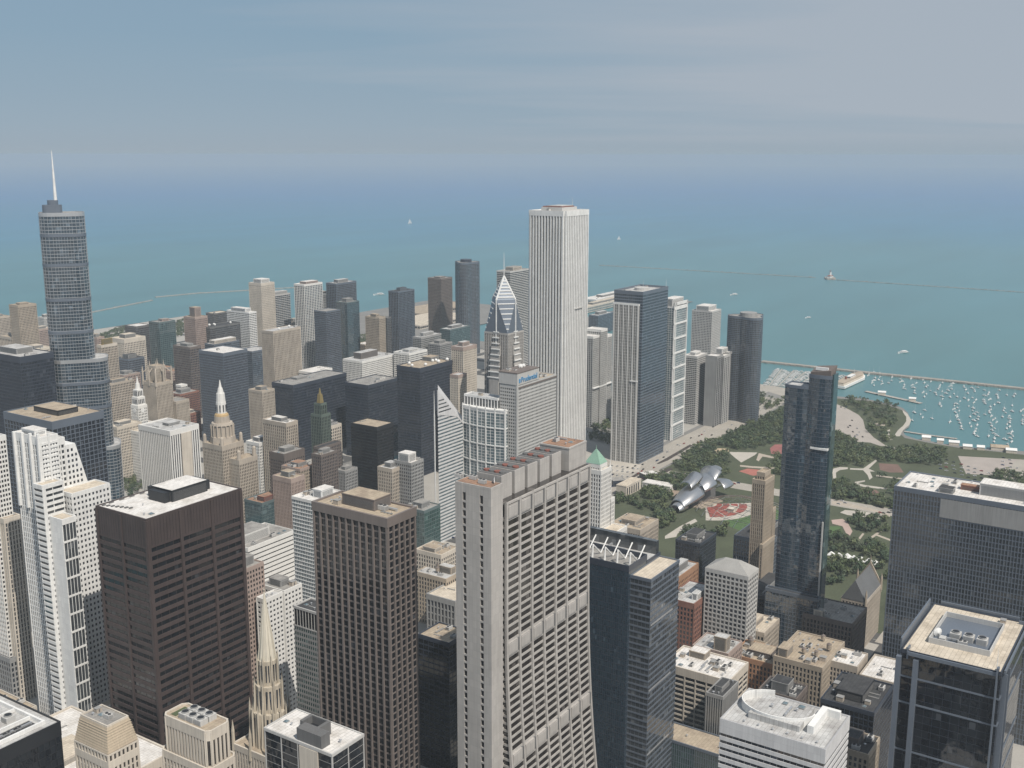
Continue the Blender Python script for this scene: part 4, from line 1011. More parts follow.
# --- riverside white terracotta building with clock tower
def clock_building():
    c = un(138, 392, 110); root = thing('clock_tower_building', 'cream terracotta building by the river with a slender white clock tower', 'office building', (c.x-7, c.y-7, 0))
    st = S('dark', 'white', 3.7, 1.3, 2.4, 1.1, .35, .2, 3)
    tier(root, rect(0,0,14,14), 0, 92, st, 'white', win=0)
    q = MB(); q.box(1,1,92,13,13,104,0); q.box(0,0,92,14,14,93.5,0); q.box(2.5,2.5,104,11.5,11.5,114,0); q.tube((7,7,114),(7,7,122),3.6,0,8,2.6); q.tube((7,7,122),(7,7,132),1.8,0,8,.2)
    for k in range(4): q.box(2.2+k*2.6,.9,95,3.6+k*2.6,1.01,101,1); q.box(.9,2.2+k*2.6,95,1.01,3.6+k*2.6,101,1)
    for k in range(3): q.box(3.4+k*2.6,2.4,105.5,4.8+k*2.6,2.51,112,1); q.box(2.4,3.4+k*2.6,105.5,2.51,4.8+k*2.6,112,1)
    q.build('belfry', [WL['white'], GL['dark']], root)
    for (p, ax) in (((7,-.42,86),0),((-.42,7,86),1)):
        q = MB(); q.tube(p, (p[0]-(.25 if ax else 0), p[1]-(0 if ax else .25), p[2]), 3, 0, 16); q.build('clock_face', WL['paint'], root)
    tier(root, rect(-30,6,-.05,60), 0, 62, st, 'cream', win=0); tier(root, rect(-24,-46,6,-12), 0, 66, st, 'cream', win=0); tier(root, rect(14.05,4,40,40), 0, 60, st, 'cream', win=0)
    q = MB()
    for s in (-28,-20,-12): q.tube((s,12,63),(s,12,70),2,0,8,1.7)
    q.build('roof_tank', WL['tan'], root)
clock_building()

# --- gothic newspaper-style tower with crown of buttresses
def gothic_tower():
    x, y, w_, d_ = plot(138, (156,384), 168, 112); w_, d_ = 27, 27
    root = thing('gothic_tower', 'grey gothic stone tower with flying buttress crown, seen behind the clock tower', 'office tower', (x, y, 0))
    st = S('dark', 'beige', 3.8, .5, 2.3, 1.3, .55, .2, 3)
    tier(root, rect(0,0,w_,d_), 0, 112, st, 'tan', win=0)
    tier(root, rect(6,6,w_-6,d_-6), 112, 134, st, 'tan', win=0)
    q = MB()
    for (a,b_) in [(0,0),(w_/2,0),(w_,0),(w_,w_/2),(w_,w_),(w_/2,w_),(0,w_),(0,w_/2)]:
        q.tube((a,b_,108),(a,b_,128),1.5,0,6,1.2); q.tube((a,b_,128),(a,b_,135),1.2,0,6,.1)
        q.tube((a,b_,125),(w_/2+(a-w_/2)*.55,w_/2+(b_-w_/2)*.55,132),.7,0,5)
    for (a,b_) in [(7,7),(w_-7,7),(w_-7,w_-7),(7,w_-7)]: q.tube((a,b_,130),(a,b_,143),1.3,0,6,.1)
    q.build('buttress', WL['beige'], root)
    tier(root, rect(w_+.05,-6,w_+22,w_-8), 0, 82, st, 'grey', win=0)
gothic_tower()

# --- church skyscraper spire
def church():
    c = un(264, 592, 160); root = thing('church_spire_tower', 'pale gothic church spire with pinnacles rising between dark towers', 'church tower', (c.x-15, c.y-13, 0))
    st = S('dark', 'cream', 3.7, 1.2, 2.4, 1.3, .4, .2, 2)
    tier(root, rect(-2,-2,32,28), 0, 62, S('dark', 'cream', 3.7, .8, 2.6, 1.4, .6, .2, 3), 'tan', win=40)
    W1 = mat('weathered_limestone', (.47,.42,.34), .9, .28, streak=1)
    def stage(z0, z1, r, n_=8, pr=.7, ph=4.5):
        q = MB(); q.tube((15,13,z0),(15,13,z1),r,0,8,r*.95)
        for k in range(n_):
            a = 2*math.pi*(k+.5)/n_; ax, ay = 15+r*math.cos(a), 13+r*math.sin(a)
            q.tube((ax,ay,z0-3),(ax,ay,z1),pr,0,5,pr*.8); q.tube((ax,ay,z1),(ax,ay,z1+ph),pr*.8,0,5,.05)
        for k in range(8):
            a2 = 2*math.pi*k/8; bx, by = 15+r*.93*math.cos(a2), 13+r*.93*math.sin(a2); d = Vector((math.cos(a2),math.sin(a2))); tt = Vector((-d.y,d.x))
            for s in (-1.25, .35): q.obox((bx,by), tt, d, s*r/7, (s+.9)*r/7, -.2, .14, z0+2.5, z1-2.5, 1)
        return q
    stage(62, 84, 12.2, 16, .9, 7).build('belfry', [W1, GL['dark']], root); stage(84, 101, 9.0, 8, .85, 6).build('belfry', [W1, GL['dark']], root); stage(101, 117, 6.6, 8, .7, 4.5).build('belfry', [W1, GL['dark']], root)
    q = MB(); q.tube((15,13,116.5),(15,13,160),5.9,0,8,.3)
    for k in range(8):
        a = 2*math.pi*(k+.5)/8; q.tube((15+5.9*math.cos(a),13+5.9*math.sin(a),116.7),(15+.25*math.cos(a),13+.25*math.sin(a),160),.3,0,4,.08)
    q.tube((15,13,159.5),(15,13,163),.15,0,4); q.box(14.2,12.9,161.4,15.8,13.1,161.7); q.build('spire', mat('spire_stone', (.60,.56,.47), .85, .15, streak=1), root)
    q = MB()
    for (a,b_) in ((-2,-2),(32,-2),(-2,28),(32,28),(-2,13),(32,13),(10,-2),(20,-2)): q.tube((a,b_,56),(a,b_,71),1.3,0,6,1.0); q.tube((a,b_,71),(a,b_,79),1.1,0,6,.05)
    for k in range(8):
        a = 2*math.pi*(k+.5)/8; q.tube((15+13.5*math.cos(a),13+13.5*math.sin(a),60),(15+8.6*math.cos(a),13+8.6*math.sin(a),96),.8,0,5,.5)
    q.build('pinnacle', W1, root)
church()

# --- two pale stone tower tops at the lower edge
def crown_tower(pw, s, pe, h, label, green):
    x, y, w_, d_ = plot(pw, s, pe, h); w_ = max(w_, 13)
    root = thing('stone_crown_tower', label, 'office tower', (x, y, 0))
    st = S('bronze', 'cream', 3.7, .8, 2.5, 1.3, .5, .2, 3)
    e = 2.2
    if green:
        tier(root, [(-e+2,-e),(w_+e-2,-e),(w_+e,-e+2),(w_+e,d_+e-2),(w_+e-2,d_+e),(-e+2,d_+e),(-e,d_+e-2),(-e,-e+2)], 0, h-19, st, 'tan', win=60)
        tier(root, [(-.6+2,-.6),(w_-1.4,-.6),(w_+.6,1.4),(w_+.6,d_-1.4),(w_-1.4,d_+.6),(1.4,d_+.6),(-.6,d_-1.4),(-.6,1.4)], h-19, h, S('bronze', 'cream', 13, .8, 2.3, 1.3, .5, .2, 4.5), 'tan', win=40, parapet=1)
        for i in range(2):
            for k in range(3): put(root, 'cooling_tower', 4+i*5.6, d_*.30+k*5.7, h, 0, .95)
        q = MB(); q.box(2, d_*.82, h+.17, w_-2, d_-2, h+.4); q.build('roof_planting', mat('moss', (.08,.10,.05), .95), root)
    else:
        tier(root, rect(-e,-e,w_+e,d_+e), 0, h-18, st, 'tan', win=100)
        tier(root, rect(-e,-e,w_+e,d_+e), h-17.9, h-13, S('bronze', 'cream', 4, .6, 2.5, 1.2, .5, .2, .8), 'tan', win=30, parapet=.1)
        q = MB(); q.prism(offset(rect(-e,-e,w_+e,d_+e), .3), h-12.6, h, 0, scale=rect(0,0,w_,d_)); 
        for k in range(9): q.prism(offset(rect(-e,-e,w_+e,d_+e), .36-k*.245), h-12.4+k*1.35, h-12.2+k*1.35, 0)
        q.build('mansard_roof', mat('mansard_stone', (.44,.37,.28), .85, .2, streak=1), root)
        q = MB(); q.ring(rect(.1,.1,w_-.1,d_-.1), rect(.7,.7,w_-.7,d_-.7), h, h+1); q.build('parapet', WL['cream'], root)
        q = MB(); q.box(.7,.7,h+.01,w_-.7,d_-.7,h+.2); q.build('roof', RF['grey'], root)
        put(root, 'air_handler', w_*.5, d_*.35, h+.1, 1.57, .9); put(root, 'skylight', w_*.5, d_*.6, h+.1); put(root, 'vent_pipe', w_*.3, d_*.75, h+.1); put(root, 'stair_hatch', w_*.6, d_*.82, h+.1, 0, .8)
crown_tower(80, (107,728), 128, 140, 'tan stone tower top with a flat cut mansard roof beside the black roofed office', False)
crown_tower(165, (208,733), 228, 140, 'cream stone tower top with rounded corners and six blue grey cooling units', True)

# --- black office with framed roof at the corner
def black_office():
    p = un(60, 723, 130); w_, d_ = 70, 56; x, y = p.x-w_, p.y
    root = thing('black_glass_office', 'black glass office with white framed open roof full of ducts', 'office block', (x, y, 0))
    tier(root, rect(0,0,w_,d_), 0, 130, S('mblack', 'black', 3.9, .3, 3.4, .2, .2, .1, 7), 'lgrey', win=100)
    q = MB(); q.box(4, 5, 130.2, w_-5, 6.2, 132.2); q.box(w_-6.2, 6.2, 130.2, w_-5, d_-6, 132.2); q.box(4, 16, 130.2, w_-6.3, 17, 132.0); q.box(4, 30, 130.2, w_-6.3, 31, 132.0); q.build('roof_beam', WL['paint'], root)
    q = MB(); q.box(8, 7.5, 130.17, w_-8, 15, 130.4); q.build('plant_well', RF['dark'], root)
    for k in range(5): put(root, 'duct', w_-14-k*6, 11, 130.2, math.pi/2, 1)
    for k in range(5): put(root, 'cooling_tower', w_-14-k*8, 23.5, 130, 0, 1)
    clutter(root, 5, 33, w_-7, d_-3, 130, 10, 61)
black_office()

# --- low church-like club with steep slate gable
def gothic_club():
    c = un(866, 594, 52); root = thing('gabled_club_house', 'stone club house with a steep slate gable roof and pointed gable front', 'club house', (c.x, c.y, 0))
    w_, d_, h, hr = 46, 20, 44, 62
    tier(root, rect(0,0,w_,d_), 0, h, S('dark', 'beige', 4.5, 1.2, 3, 1.4, .5, .2, 2), 'dark', win=40)
    q = MB(); q.v = [(-.8,-.6,h+.4),(w_+.5,-.6,h+.4),(w_+.5,d_+.6,h+.4),(-.8,d_+.6,h+.4),(1,d_/2,hr),(w_-1,d_/2,hr)]
    q.face([0,1,5,4]); q.face([2,3,4,5]); q.face([3,0,4]); q.face([1,2,5]); q.face([3,2,1,0]); q.build('gable_roof', WL['slate'], root)
    q = MB()
    for gx in (w_-.4,):
        q.v = [(gx,-1,h-6),(gx+1.6,-1,h-6),(gx+1.6,d_+1,h-6),(gx,d_+1,h-6),(gx,d_/2,hr+3),(gx+1.6,d_/2,hr+3),(gx,-1,h+2),(gx+1.6,-1,h+2),(gx+1.6,d_+1,h+2),(gx,d_+1,h+2)]
        for f in [(6,7,5,4),(8,9,4,5),(0,1,7,6),(2,3,9,8),(1,2,8,5,7),(3,0,6,4,9)]: q.face(list(f))
    for (a,b_) in ((-.4,-.4),(w_+.4,-.6),(w_+.4,d_+.6)): q.tube((a,b_,h-4),(a,b_,h+7),1,0,6); q.tube((a,b_,h+7),(a,b_,h+12),1,0,6,.05)
    q.tube((w_+.4,d_/2,hr),(w_+.4,d_/2,hr+9),.8,0,6,.05); q.build('gable_wall', WL['tan'], root)
gothic_club()

# --- cream tower under a green copper roof
def copper_roof():
    x, y, w_, d_ = plot(590, (601,472), 611, 150); d_ = 20
    root = thing('green_roof_tower', 'cream stone tower with a small pointed green copper roof', 'office tower', (x, y, 0))
    st = S('dark', 'white', 3.7, 1.2, 2.4, 1.2, .4, .2, 3)
    tier(root, rect(0,0,w_,d_), 0, 150, st, 'cream', win=60); tier(root, rect(3,3,w_-3,d_-3), 150, 155, st, 'cream', win=0, parapet=.4)
    q = MB(); q.prism(offset(rect(3,3,w_-3,d_-3),.6), 155.5, 167, 0, scale=rect(w_/2-.6,d_/2-.6,w_/2+.6,d_/2+.6)); q.tube((w_/2,d_/2,166),(w_/2,d_/2,171),.5,0,6,.1); q.build('copper_roof', WL['copper'], root)
    q = MB()
    for (a,b_) in ((.6,.6),(w_-.6,.6),(.6,d_-.6),(w_-.6,d_-.6)): q.tube((a,b_,150),(a,b_,157),.9,0,6,.1)
    q.build('pinnacle', WL['white'], root)
    tier(root, rect(-16,-14,w_+5,-.05), 0, 96, st, 'cream', win=0); tier(root, rect(w_+.05,0,w_+7,d_), 0, 120, st, 'cream', win=0)
copper_roof()

# --- dark trefoil lake tower and its twin-legged cousin
def trefoil(label, cx_px, py, h, Rr, ph, cap):
    c = un(cx_px, py, h); root = thing('trefoil_tower', label, 'apartment tower', (c.x, c.y, 0))
    tier(root, blob(Rr, .20, 3, ph, 40), 0, h, S('grey', 'bluegrey', 2.95, .8, 3.2, .5, .3, .25, 3), 'grey', win=0)  # some of the haze over the lake towers is put into this wall colour
    q = MB(); q.tube((0,0,h),(0,0,h+6),Rr*.42,0,16,Rr*.42); q.build('penthouse', WL[cap], root)
trefoil('dark curved three-lobed tower standing highest at the lake edge', 466, 262, 197, 29, 2.2, 'navy')
trefoil('dark curved bronze tower at the edge of the harbour with a small round penthouse', 748.5, 316, 169, 32, .6, 'grey')
# ================================================================== PLAIN BLOCKS
sB = lambda g, wl, **k: S(g, wl, **k)
OT, AT, BL, LB = 'office_tower', 'apartment_tower', 'office_block', 'low_block'
# -- beside and behind the near towers
def crowned_block():
    h = 120; x, y, w_, d_ = plot(292, (320,615), 333, h); w_, d_ = 16, 24
    root = thing('crowned_glass_block', 'grey green glass block with a black finned crown band beside the brown granite tower', 'office block', (x, y, 0))
    tier(root, rect(0,0,w_,d_), 0, h-13, S('green','grey',3.7,1.5,2.0,.5,.2,.15,.5), 'dark', win=100, roofpart=False, parapet=.1)
    tier(root, rect(.2,.2,w_-.2,d_-.2), h-12.8, h, S('black','lgrey',13,.3,2.6,.28,.35,.1,.6), 'dark', win=0)
    clutter(root, .6, .6, w_-.6, d_-.6, h, 6, 14)
crowned_block()
B(AT, 'white apartment block of square windows standing right behind the church spire', 'apartment block', 262, (266,601), 283, 108, S('dark','white',3.6,1.9,3.2,1.5,.3,.31,2), 'lgrey', D=8, n=2, dy=1, pent=False)
B(AT, 'white square windowed block, shorter twin touching the black crowned glass block', 'apartment block', 281, (284,592), 301, 108, S('dark','white',3.6,1.9,3.2,1.5,.3,.31,2), 'grey', D=26, n=4)
B(AT, 'reddish brown brick slab between the brown steel tower and the church spire', 'apartment block', 238, (246,570), 263, 130, S('bronze','pink',3.5,1.5,2.6,1.2,.25,.2,2), 'grey', D=16, n=3)
B(LB, 'low white banded garage with black slot lines behind the brown steel tower', 'garage', 232, (248,549), 294, 62, S('black','white',4.4,3.3,30,0,.1,.35,3), 'grey', D=40, n=5, pent=(.05,.25,.62,.85), penth=10, pk='white')
B(AT, 'blue and white gridded condominium with white roof behind the brown granite tower', 'apartment tower', 292, (317,503), 345, 150, S('pale','paint',3.2,.75,1.8,.22,.15,.3,1.5,'white'), 'white', n=4, pent=(.3,.15,.72,.5), pk='paint', penth=7)
B(LB, 'teal glass block with rust red roof plant behind the banded garage', 'office block', 254, (262,504), 283, 62, S('teal','teal',4,.5,2.2,.3,.2,.1,2), 'rust', D=26, n=6, pent=(.2,.1,.8,.5), pk='rust')
B(BL, 'reddish stone block with arched cornice left of the blue and white condominium', 'office block', 283, (291,480), 304, 88, S('bronze','pink',3.8,.7,2.2,1.2,.5,.2,4), 'tan', D=26, n=3)
B(BL, 'dull brown masonry tower below the green terracotta tower', 'office tower', 312, (321,456), 337, 100, S('dark','brown',3.7,1.2,2.5,1.2,.35,.2,2), 'grey', n=4)
B(BL, 'brown stepped masonry block with cluttered roof in front of the gold topped tower', 'office block', 282, (300,470), 316, 84, S('dark','tan',3.7,1.2,2.5,1.2,.35,.2,2,'pink'), 'rust', n=7)
B(BL, 'grey flat roofed brown block with long side next to the white corner tower', 'office block', 270, (284,455), 304, 80, S('dark','brown',3.7,1.4,3,1.6,.3,.35,8), 'grey', n=4)
B(BL, 'small white terracotta block with round roof tank behind the domed stone tower', 'office block', 252, (259,444), 274, 74, S('dark','white',3.7,1.3,2.4,1.1,.35,.2,3), 'white', D=22, n=3, kinds=('water_tank','vent_pipe'))
B(BL, 'beige block with vertical piers and white roof left of the gold topped tower', 'office block', 263, (286,424), 297, 104, S('dark','beige',3.8,.9,3.1,1.5,.6,.3,4), 'white', n=6)
B(OT, 'tall narrow beige stone tower standing against the dark blue gridded tower', 'office tower', 249, (262,392), 274, 122, S('dark','beige',3.7,.8,2.4,1.3,.5,.2,2), 'tan', n=2)
B(BL, 'beige block half hidden behind the slim green tower', 'office block', 304, (327,428), 341, 92, S('dark','cream',3.8,1.2,3,1.3,.4,.2,3), 'lgrey', D=22, n=3)
B(OT, 'slim grey concrete twin with pale east pier and white roof before the dark bronze block', 'office tower', 378, (392,470), 404, 106, S('grey','beige',3.6,1.2,2.3,1.0,.4,.2,3), 'lgrey', n=3)
B(OT, 'taller grey shadowed twin with white penthouse before the dark bronze block', 'office tower', 394, (411,464), 423, 112, S('dark','grey',3.6,1.5,2.4,1.0,.3,.2,2), 'white', n=3, pk='white', penth=9, pent=(.1,.2,.7,.8))
B(LB, 'low green glass block at the foot of the striped diamond roof tower', 'office block', 404, (424,512), 440, 70, S('green','teal',3.8,.6,3,.3,.2,.12,2), 'grey', n=3)
B(LB, 'weathered cream block with stepped roof between the brown and grey granite towers', 'office block', 416, (441,556), 458, 62, S('dark','cream',3.8,1.3,3,1.3,.4,.2,3), 'tan', n=8, pent=(.1,.3,.5,.8), pk='cream')
B(LB, 'old cream low roof with tank and huts between the brown and grey granite towers', 'office block', 416, (446,580), 462, 48, S('dark','tan',3.8,1.3,3,1.3,.4,.2,3), 'lgrey', n=8, kinds=('water_tank','stair_hatch','air_handler','vent_pipe'), pent=(.5,.1,.8,.5), pk='tan')
B(LB, 'grey colonnaded block with pale roof deep between the brown and grey granite towers', 'office block', 415, (455,602), 470, 42, S('dark','grey',5.5,1.2,4,1.2,.8,.4,4), 'cream', D=30, W=40, n=5, pent=False)
B(LB, 'dark windowless block with tan roof and white tank deep between the granite towers', 'office block', 416, (456,640), 476, 98, S('black','navy',4,1,4,.3,.2,.1,2), 'tan', D=26, n=3, pent=False, dx=-8)
# -- left edge
B(OT, 'beige ribbed stone tower at the picture edge next to the white stepped tower', 'office tower', -20, (4,520), 19, 150, S('dark','cream',3.7,.8,2.3,1.2,.6,.2,3), 'tan', n=2)
B(OT, 'fine white lined tower at the very edge above the beige ribbed tower', 'office tower', -50, (-12,440), 5, 212, S('black','white',3.7,1.6,2.2,.7,.5,.3,3), 'lgrey', n=1)
B(LB, 'low grey block in shade at the foot of the white stepped tower', 'office block', -40, (10,660), 33, 38, S('dark','grey',4,1.4,3,1.2,.3,.2,3), 'dark', D=40, n=5)
B(LB, 'low pale roofed block with tan deck at the foot of the white stepped tower', 'office block', -30, (16,716), 36, 30, S('dark','cream',4,1.4,3,1.2,.3,.2,3), 'tan', D=44, n=4, pent=False)
x0 = 321
def hall():
    root = thing('city_hall', 'low broad civic block with pale roof seen past the black corner office', 'civic building', (318, 492, 0))
    tier(root, rect(0,0,82,100), 0, 60, S('dark','cream',5,1.4,4,1.6,.9,.3,5), 'white', win=60)
    clutter(root, 2, 2, 80, 98, 60, 16, 71); penthouse(root, 30, 40, 56, 62, 60, 5, 'cream', 'cream')
hall()
# white roofed block with dark glass bays in front
def bay_block():
    h = 140; x, y, w_, d_ = plot(265, (332,755), 363, h)
    root = thing('bay_office_block', 'office block with bright white roof, dark glass bays and a hooked black penthouse', 'office block', (x, y, 0))
    tier(root, rect(0,0,w_,d_), 0, h, S('mblack','lgrey',4,.12,d_/4,.5,.4,.08,1.0), 'white', win=60, parapet=.6)
    q = MB(); q.box(-.7, d_*.20, 0, -.02, d_*.47, h-1.3); q.build('stone_bay', WL['cream'], root)
    q = MB(); q.box(.4, d_*.16, h+.17, 6.5, d_*.52, h+7, 0); q.box(6.5, d_*.30, h+.17, 14, d_*.34, h+7, 0); q.box(13.2, d_*.34, h+.17, 14, d_*.6, h+7, 0); q.box(6.5, d_*.56, h+.17, 13.2, d_*.6, h+7, 0); q.box(6.5, d_*.34, h+.17, 13.2, d_*.56, h+3, 1)
    q.build('penthouse', [WL['dgrey'], WL['black']], root)
    clutter(root, 1, 1, w_-1, d_-1, h, 6, 72, [(0, d_*.14, 15, d_*.62)], ('vent_pipe','skylight','vent_pipe'))
bay_block()

# -- right of the grey granite tower
B(BL, 'beige stone block with banded roofline beside the park, below the green roofed tower', 'office block', 609, (640,531), 658, 72, S('dark','beige',3.8,1.3,2.6,1.2,.4,.2,4), 'tan', n=6, pk='beige')
B(LB, 'small grey old block with white roof next to the cream green roofed tower', 'office block', 605, (622,537), 634, 56, S('dark','lgrey',3.8,1.4,2.8,1.2,.4,.2,3), 'white', n=4, D=24, pent=(.2,.2,.6,.6))
B(LB, 'orange brick block with domed skylight roof tucked behind the glass truss tower', 'office block', 660, (676,580), 698, 66, S('dark','orange',3.8,1.5,2.8,1.5,.3,.2,4), 'lgrey', n=5, kinds=('skylight','vent_pipe','stair_hatch'))
B(LB, 'dark glass low block with railed roof below the bandshell lawn', 'office block', 676, (700,545), 716, 46, S('dark','navy',3.8,.8,3,.4,.3,.2,2), 'dark', n=6)
B(BL, 'red brick block with grey roof between the truss tower and the white gridded block', 'office block', 676, (694,605), 720, 68, S('dark','brick',3.8,1.4,2.9,1.2,.3,.2,4), 'lgrey', n=8, pent=(.2,.05,.5,.25), D=24, W=44, pk='paint')
def hip_block():
    h = 95; x, y, w_, d_ = plot(706, (748,577), 758, h)
    root = thing('hip_roof_block', 'white gridded block with a low pale hipped roof east of the red brick block', 'office block', (x, y, 0))
    tier(root, rect(0,0,w_,d_), 0, h, S('dark','lgrey',3.8,1.2,3.4,1.1,.45,.46,3), 'cream', win=100, parapet=.4)
    q = MB(); q.prism(offset(rect(0,0,w_,d_),.3), h+.5, h+7.5, 0, scale=rect(w_*.40,d_*.32,w_*.60,d_*.68)); q.build('hip_roof', mat('hip_roof_felt', (.33,.325,.31), .9, .2), root)
    put(root, 'antenna', w_*.5, d_*.4, h+5.5, 0, .6); put(root, 'vent_pipe', w_*.5, d_*.6, h+5.8, 0, .8)
    tier(root, rect(-3,-11,w_*.9,-.6), 0, 34, S('dark','tan',3.8,1.2,3,1.2,.4,.2,3), 'tan', win=0)
hip_block()
B(BL, 'dark blue grey block in shade behind the hip roofed white block', 'office block', 732, (768,545), 792, 66, S('dark','bluegrey',3.8,1.2,2.6,1.0,.3,.2,3), 'dark', n=6, dx=6)
def needle_block():
    h = 136; x, y, w_, d_ = plot(753, (765,482), 774, h)
    root = thing('masonry_tower', 'slender tan masonry tower with dark shaded side standing before the pavilion oval', 'office tower', (x, y, 0))
    st = S('dark','tan',3.6,.7,2.0,1.1,.4,.2,3)
    tier(root, rect(0,0,w_,d_), 0, h, st, 'tan', win=60)
    tier(root, rect(w_*.2,d_*.2,w_*.8,d_*.8), h, h+6, st, 'tan', win=0)
    tier(root, rect(-4,-2,w_+3,-.05), 0, 78, st, 'tan', win=0, solid_edges=(1,))
    tier(root, rect(w_+.05,0,w_+8,d_), 0, 104, st, 'tan', win=0)
needle_block()
B(LB, 'black curtain wall block in deep shade below the masonry tower', 'office block', 741, (775,600), 797, 40, S('black','navy',4,.6,2.4,.3,.2,.12,2), 'dark', n=6, D=34)
B(LB, 'bright white roofed block with punched parking openings beside the dark glass tower', 'office block', 664, (729,682), 744, 60, S('dark','cream',3.9,1.3,8.4,.9,.6,.4,5,'cream'), 'white', W=34, n=12, pent=(.62,.55,.9,.8), pk='tan')
B(LB, 'blank grey ribbed slab in front of the punched parking block', 'office block', 706, (722,697), 738, 65, S('grey','grey',4,0,1.7,.7,.35,.2,1.5), 'dark', W=26, n=3, dx=-1, dy=-1)
B(LB, 'green glass office with flat tan gravel roof under the banded white block', 'office block', 640, (722,757), 740, 40, S('green','bluegrey',4.2,.3,1.6,.25,.3,.1,.8), 'tan', W=22, n=3, pent=False)
B(LB, 'tan roofed brick block with lit east wall beyond the banded white block', 'office block', 786, (822,669), 844, 56, S('dark','tan',3.8,1.3,2.8,1.3,.35,.2,3), 'tan', D=36, n=12, pent=(.05,.75,.3,.95), pk='tan', kinds=('stair_hatch','water_tank','vent_pipe','air_handler'))
B(LB, 'white roofed terracotta block with lit end wall west of the black mirror tower', 'office block', 836, (857,668), 873, 54, S('dark','beige',3.8,1.2,2.4,1.0,.4,.25,4), 'white', D=44, W=26, n=7, pent=False)
B(LB, 'small white roofed terracotta wing close against the black mirror tower', 'office block', 878, (894,684), 908, 52, S('dark','beige',3.8,1.2,2.4,1.0,.4,.25,4), 'white', D=24, n=3, pent=False)
B(LB, 'grey roofed block with white hut in front of the gabled club house', 'office block', 826, (852,625), 866, 48, S('dark','brown',3.8,1.3,2.8,1.3,.35,.2,3), 'grey', D=40, W=40, n=8, pent=(.02,.62,.16,.8), pk='cream')
B(LB, 'brick block with crowded pipes and huts between the tan roofed block and hip block', 'office block', 752, (782,668), 800, 44, S('dark','orange',3.8,1.3,2.8,1.3,.35,.2,3), 'tan', D=40, W=30, n=14, kinds=('stair_hatch','water_tank','duct','air_handler','vent_pipe'), pk='brown')
B(LB, 'small brown block with twin white topped stair towers beyond the punched parking block', 'office block', 706, (728,655), 742, 58, S('dark','pink',3.8,1.3,2.8,1.3,.35,.2,3), 'lgrey', D=28, W=26, n=6, pent=(.1,.1,.4,.45), penth=11, pk='tan')
B(LB, 'low cream roof lit by the sun behind the brown twin stair block', 'office block', 742, (764,634), 778, 40, S('dark','beige',3.8,1.3,2.8,1.3,.35,.2,3), 'cream', D=34, W=34, n=7, pk='beige')
B(LB, 'dark brick block with pale parapet lying beneath the oval roof screen block', 'office block', 776, (796,700), 812, 60, S('dark','brown',3.8,1.3,2.8,1.3,.35,.2,3), 'dark', D=26, W=22, n=8, pk='grey')
B(BL, 'dark blue glass block with faceted roof between banded block and mirror tower', 'office block', 842, (874,714), 893, 74, S('black','navy',3.9,.8,3,.4,.25,.15,2), 'dark', D=34, n=6, pent=(.2,.3,.8,.8), pk='black', penth=6)
B(LB, 'brown stone block with carved parapet at the foot of the faceted dark block', 'office block', 832, (868,756), 884, 66, S('dark','tan',3.8,1.3,2.8,1.3,.35,.2,3), 'dark', D=26, W=24, n=5, pk='brown')

# -- river bank towers and the group behind
def two(name, label, cat, *a, **k): return B(name, label, cat, *a, **k)
B(OT, 'dark slab tower with a fine steel grid standing west of the rounded skyscraper', 'office tower', -10, (20,358), 53, 208, S('dark','navy',3.7,.9,1.8,.35,.35,.2,6), 'lgrey', D=70, n=4)
B(OT, 'dark grey gridded tower with beige roof and black penthouse behind the white stepped tower', 'office tower', 4, (52,423), 103, 194, S('dark','bluegrey',3.9,.6,4.4,.6,.45,.4,6), 'tan', n=4, pent=(.35,.25,.75,.75), pk='black', penth=5)
B(OT, 'pale marble block with thin vertical lines and blank white corner beside the river', 'office tower', 139, (170,432), 198, 159, S('dark','white',3.9,0,2.6,1.25,.5,.2,4), 'lgrey', n=4, pent=(.4,.4,.8,.6), pk='grey', penth=3)
q = MB(); ob = bpy.data.objects
_mr, _mw, _md = [o for o in ob if o.get('label', '').startswith('pale marble block')][0], *plot(139, (170,432), 198, 159)[2:]
q.box(_mw*.36, -.95, 0, _mw*.72, -.02, 155); q.build('blank_panel', WL['cream'], _mr)
B(OT, 'dark blue gridded tower with plain white roof right behind the domed stone tower', 'office tower', 199, (223,354), 247, 139, S('dark','bluegrey',3.8,.9,1.7,.45,.4,.3,4), 'white', n=1, pent=False)
B(BL, 'flat brown slab to the left of the dark blue gridded tower', 'office block', 183, (190,348), 201, 118, S('dark','brown',3.8,1.2,3,.8,.3,.2,3), 'grey', D=40, n=1)
B(OT, 'beige hotel tower with bulbous gold cap just east of the rounded skyscraper', 'hotel', 97, (101,346), 117, 146, S('dark','beige',3.6,1,2.6,1.2,.4,.2,3,'cream'), 'tan', n=0, pent=(.2,.3,.8,.7), pk='gold', penth=9)
B(BL, 'lower beige hotel wing below the gold capped tower', 'hotel', 101, (108,385), 134, 96, S('dark','beige',3.6,1.1,2.6,1.2,.3,.2,2), 'tan', n=2)
B(AT, 'cream twin topped apartment block behind the gothic tower', 'apartment block', 111, (124,340), 145, 122, S('dark','cream',3.5,1.1,3,1.3,.5,.2,6), 'cream', n=1, D=34)
B(BL, 'low navy blue block with flat roof before the cream twin topped block', 'office block', 116, (128,360), 144, 92, S('dark','bluegrey',3.6,1.1,3,.6,.3,.2,2), 'dark', n=1)
B(BL, 'low pinkish brick block behind the gothic tower on the north bank', 'apartment block', 113, (124,376), 140, 70, S('dark','pink',3.6,1.2,3,1.4,.3,.2,2), 'grey', n=1)
B(OT, 'dark flat topped block with a white roof at the water behind the gothic tower', 'office block', 125, (136,327), 150, 124, S('dark','dgrey',3.6,1.1,3,.6,.3,.2,3), 'white', n=1, pent=False)
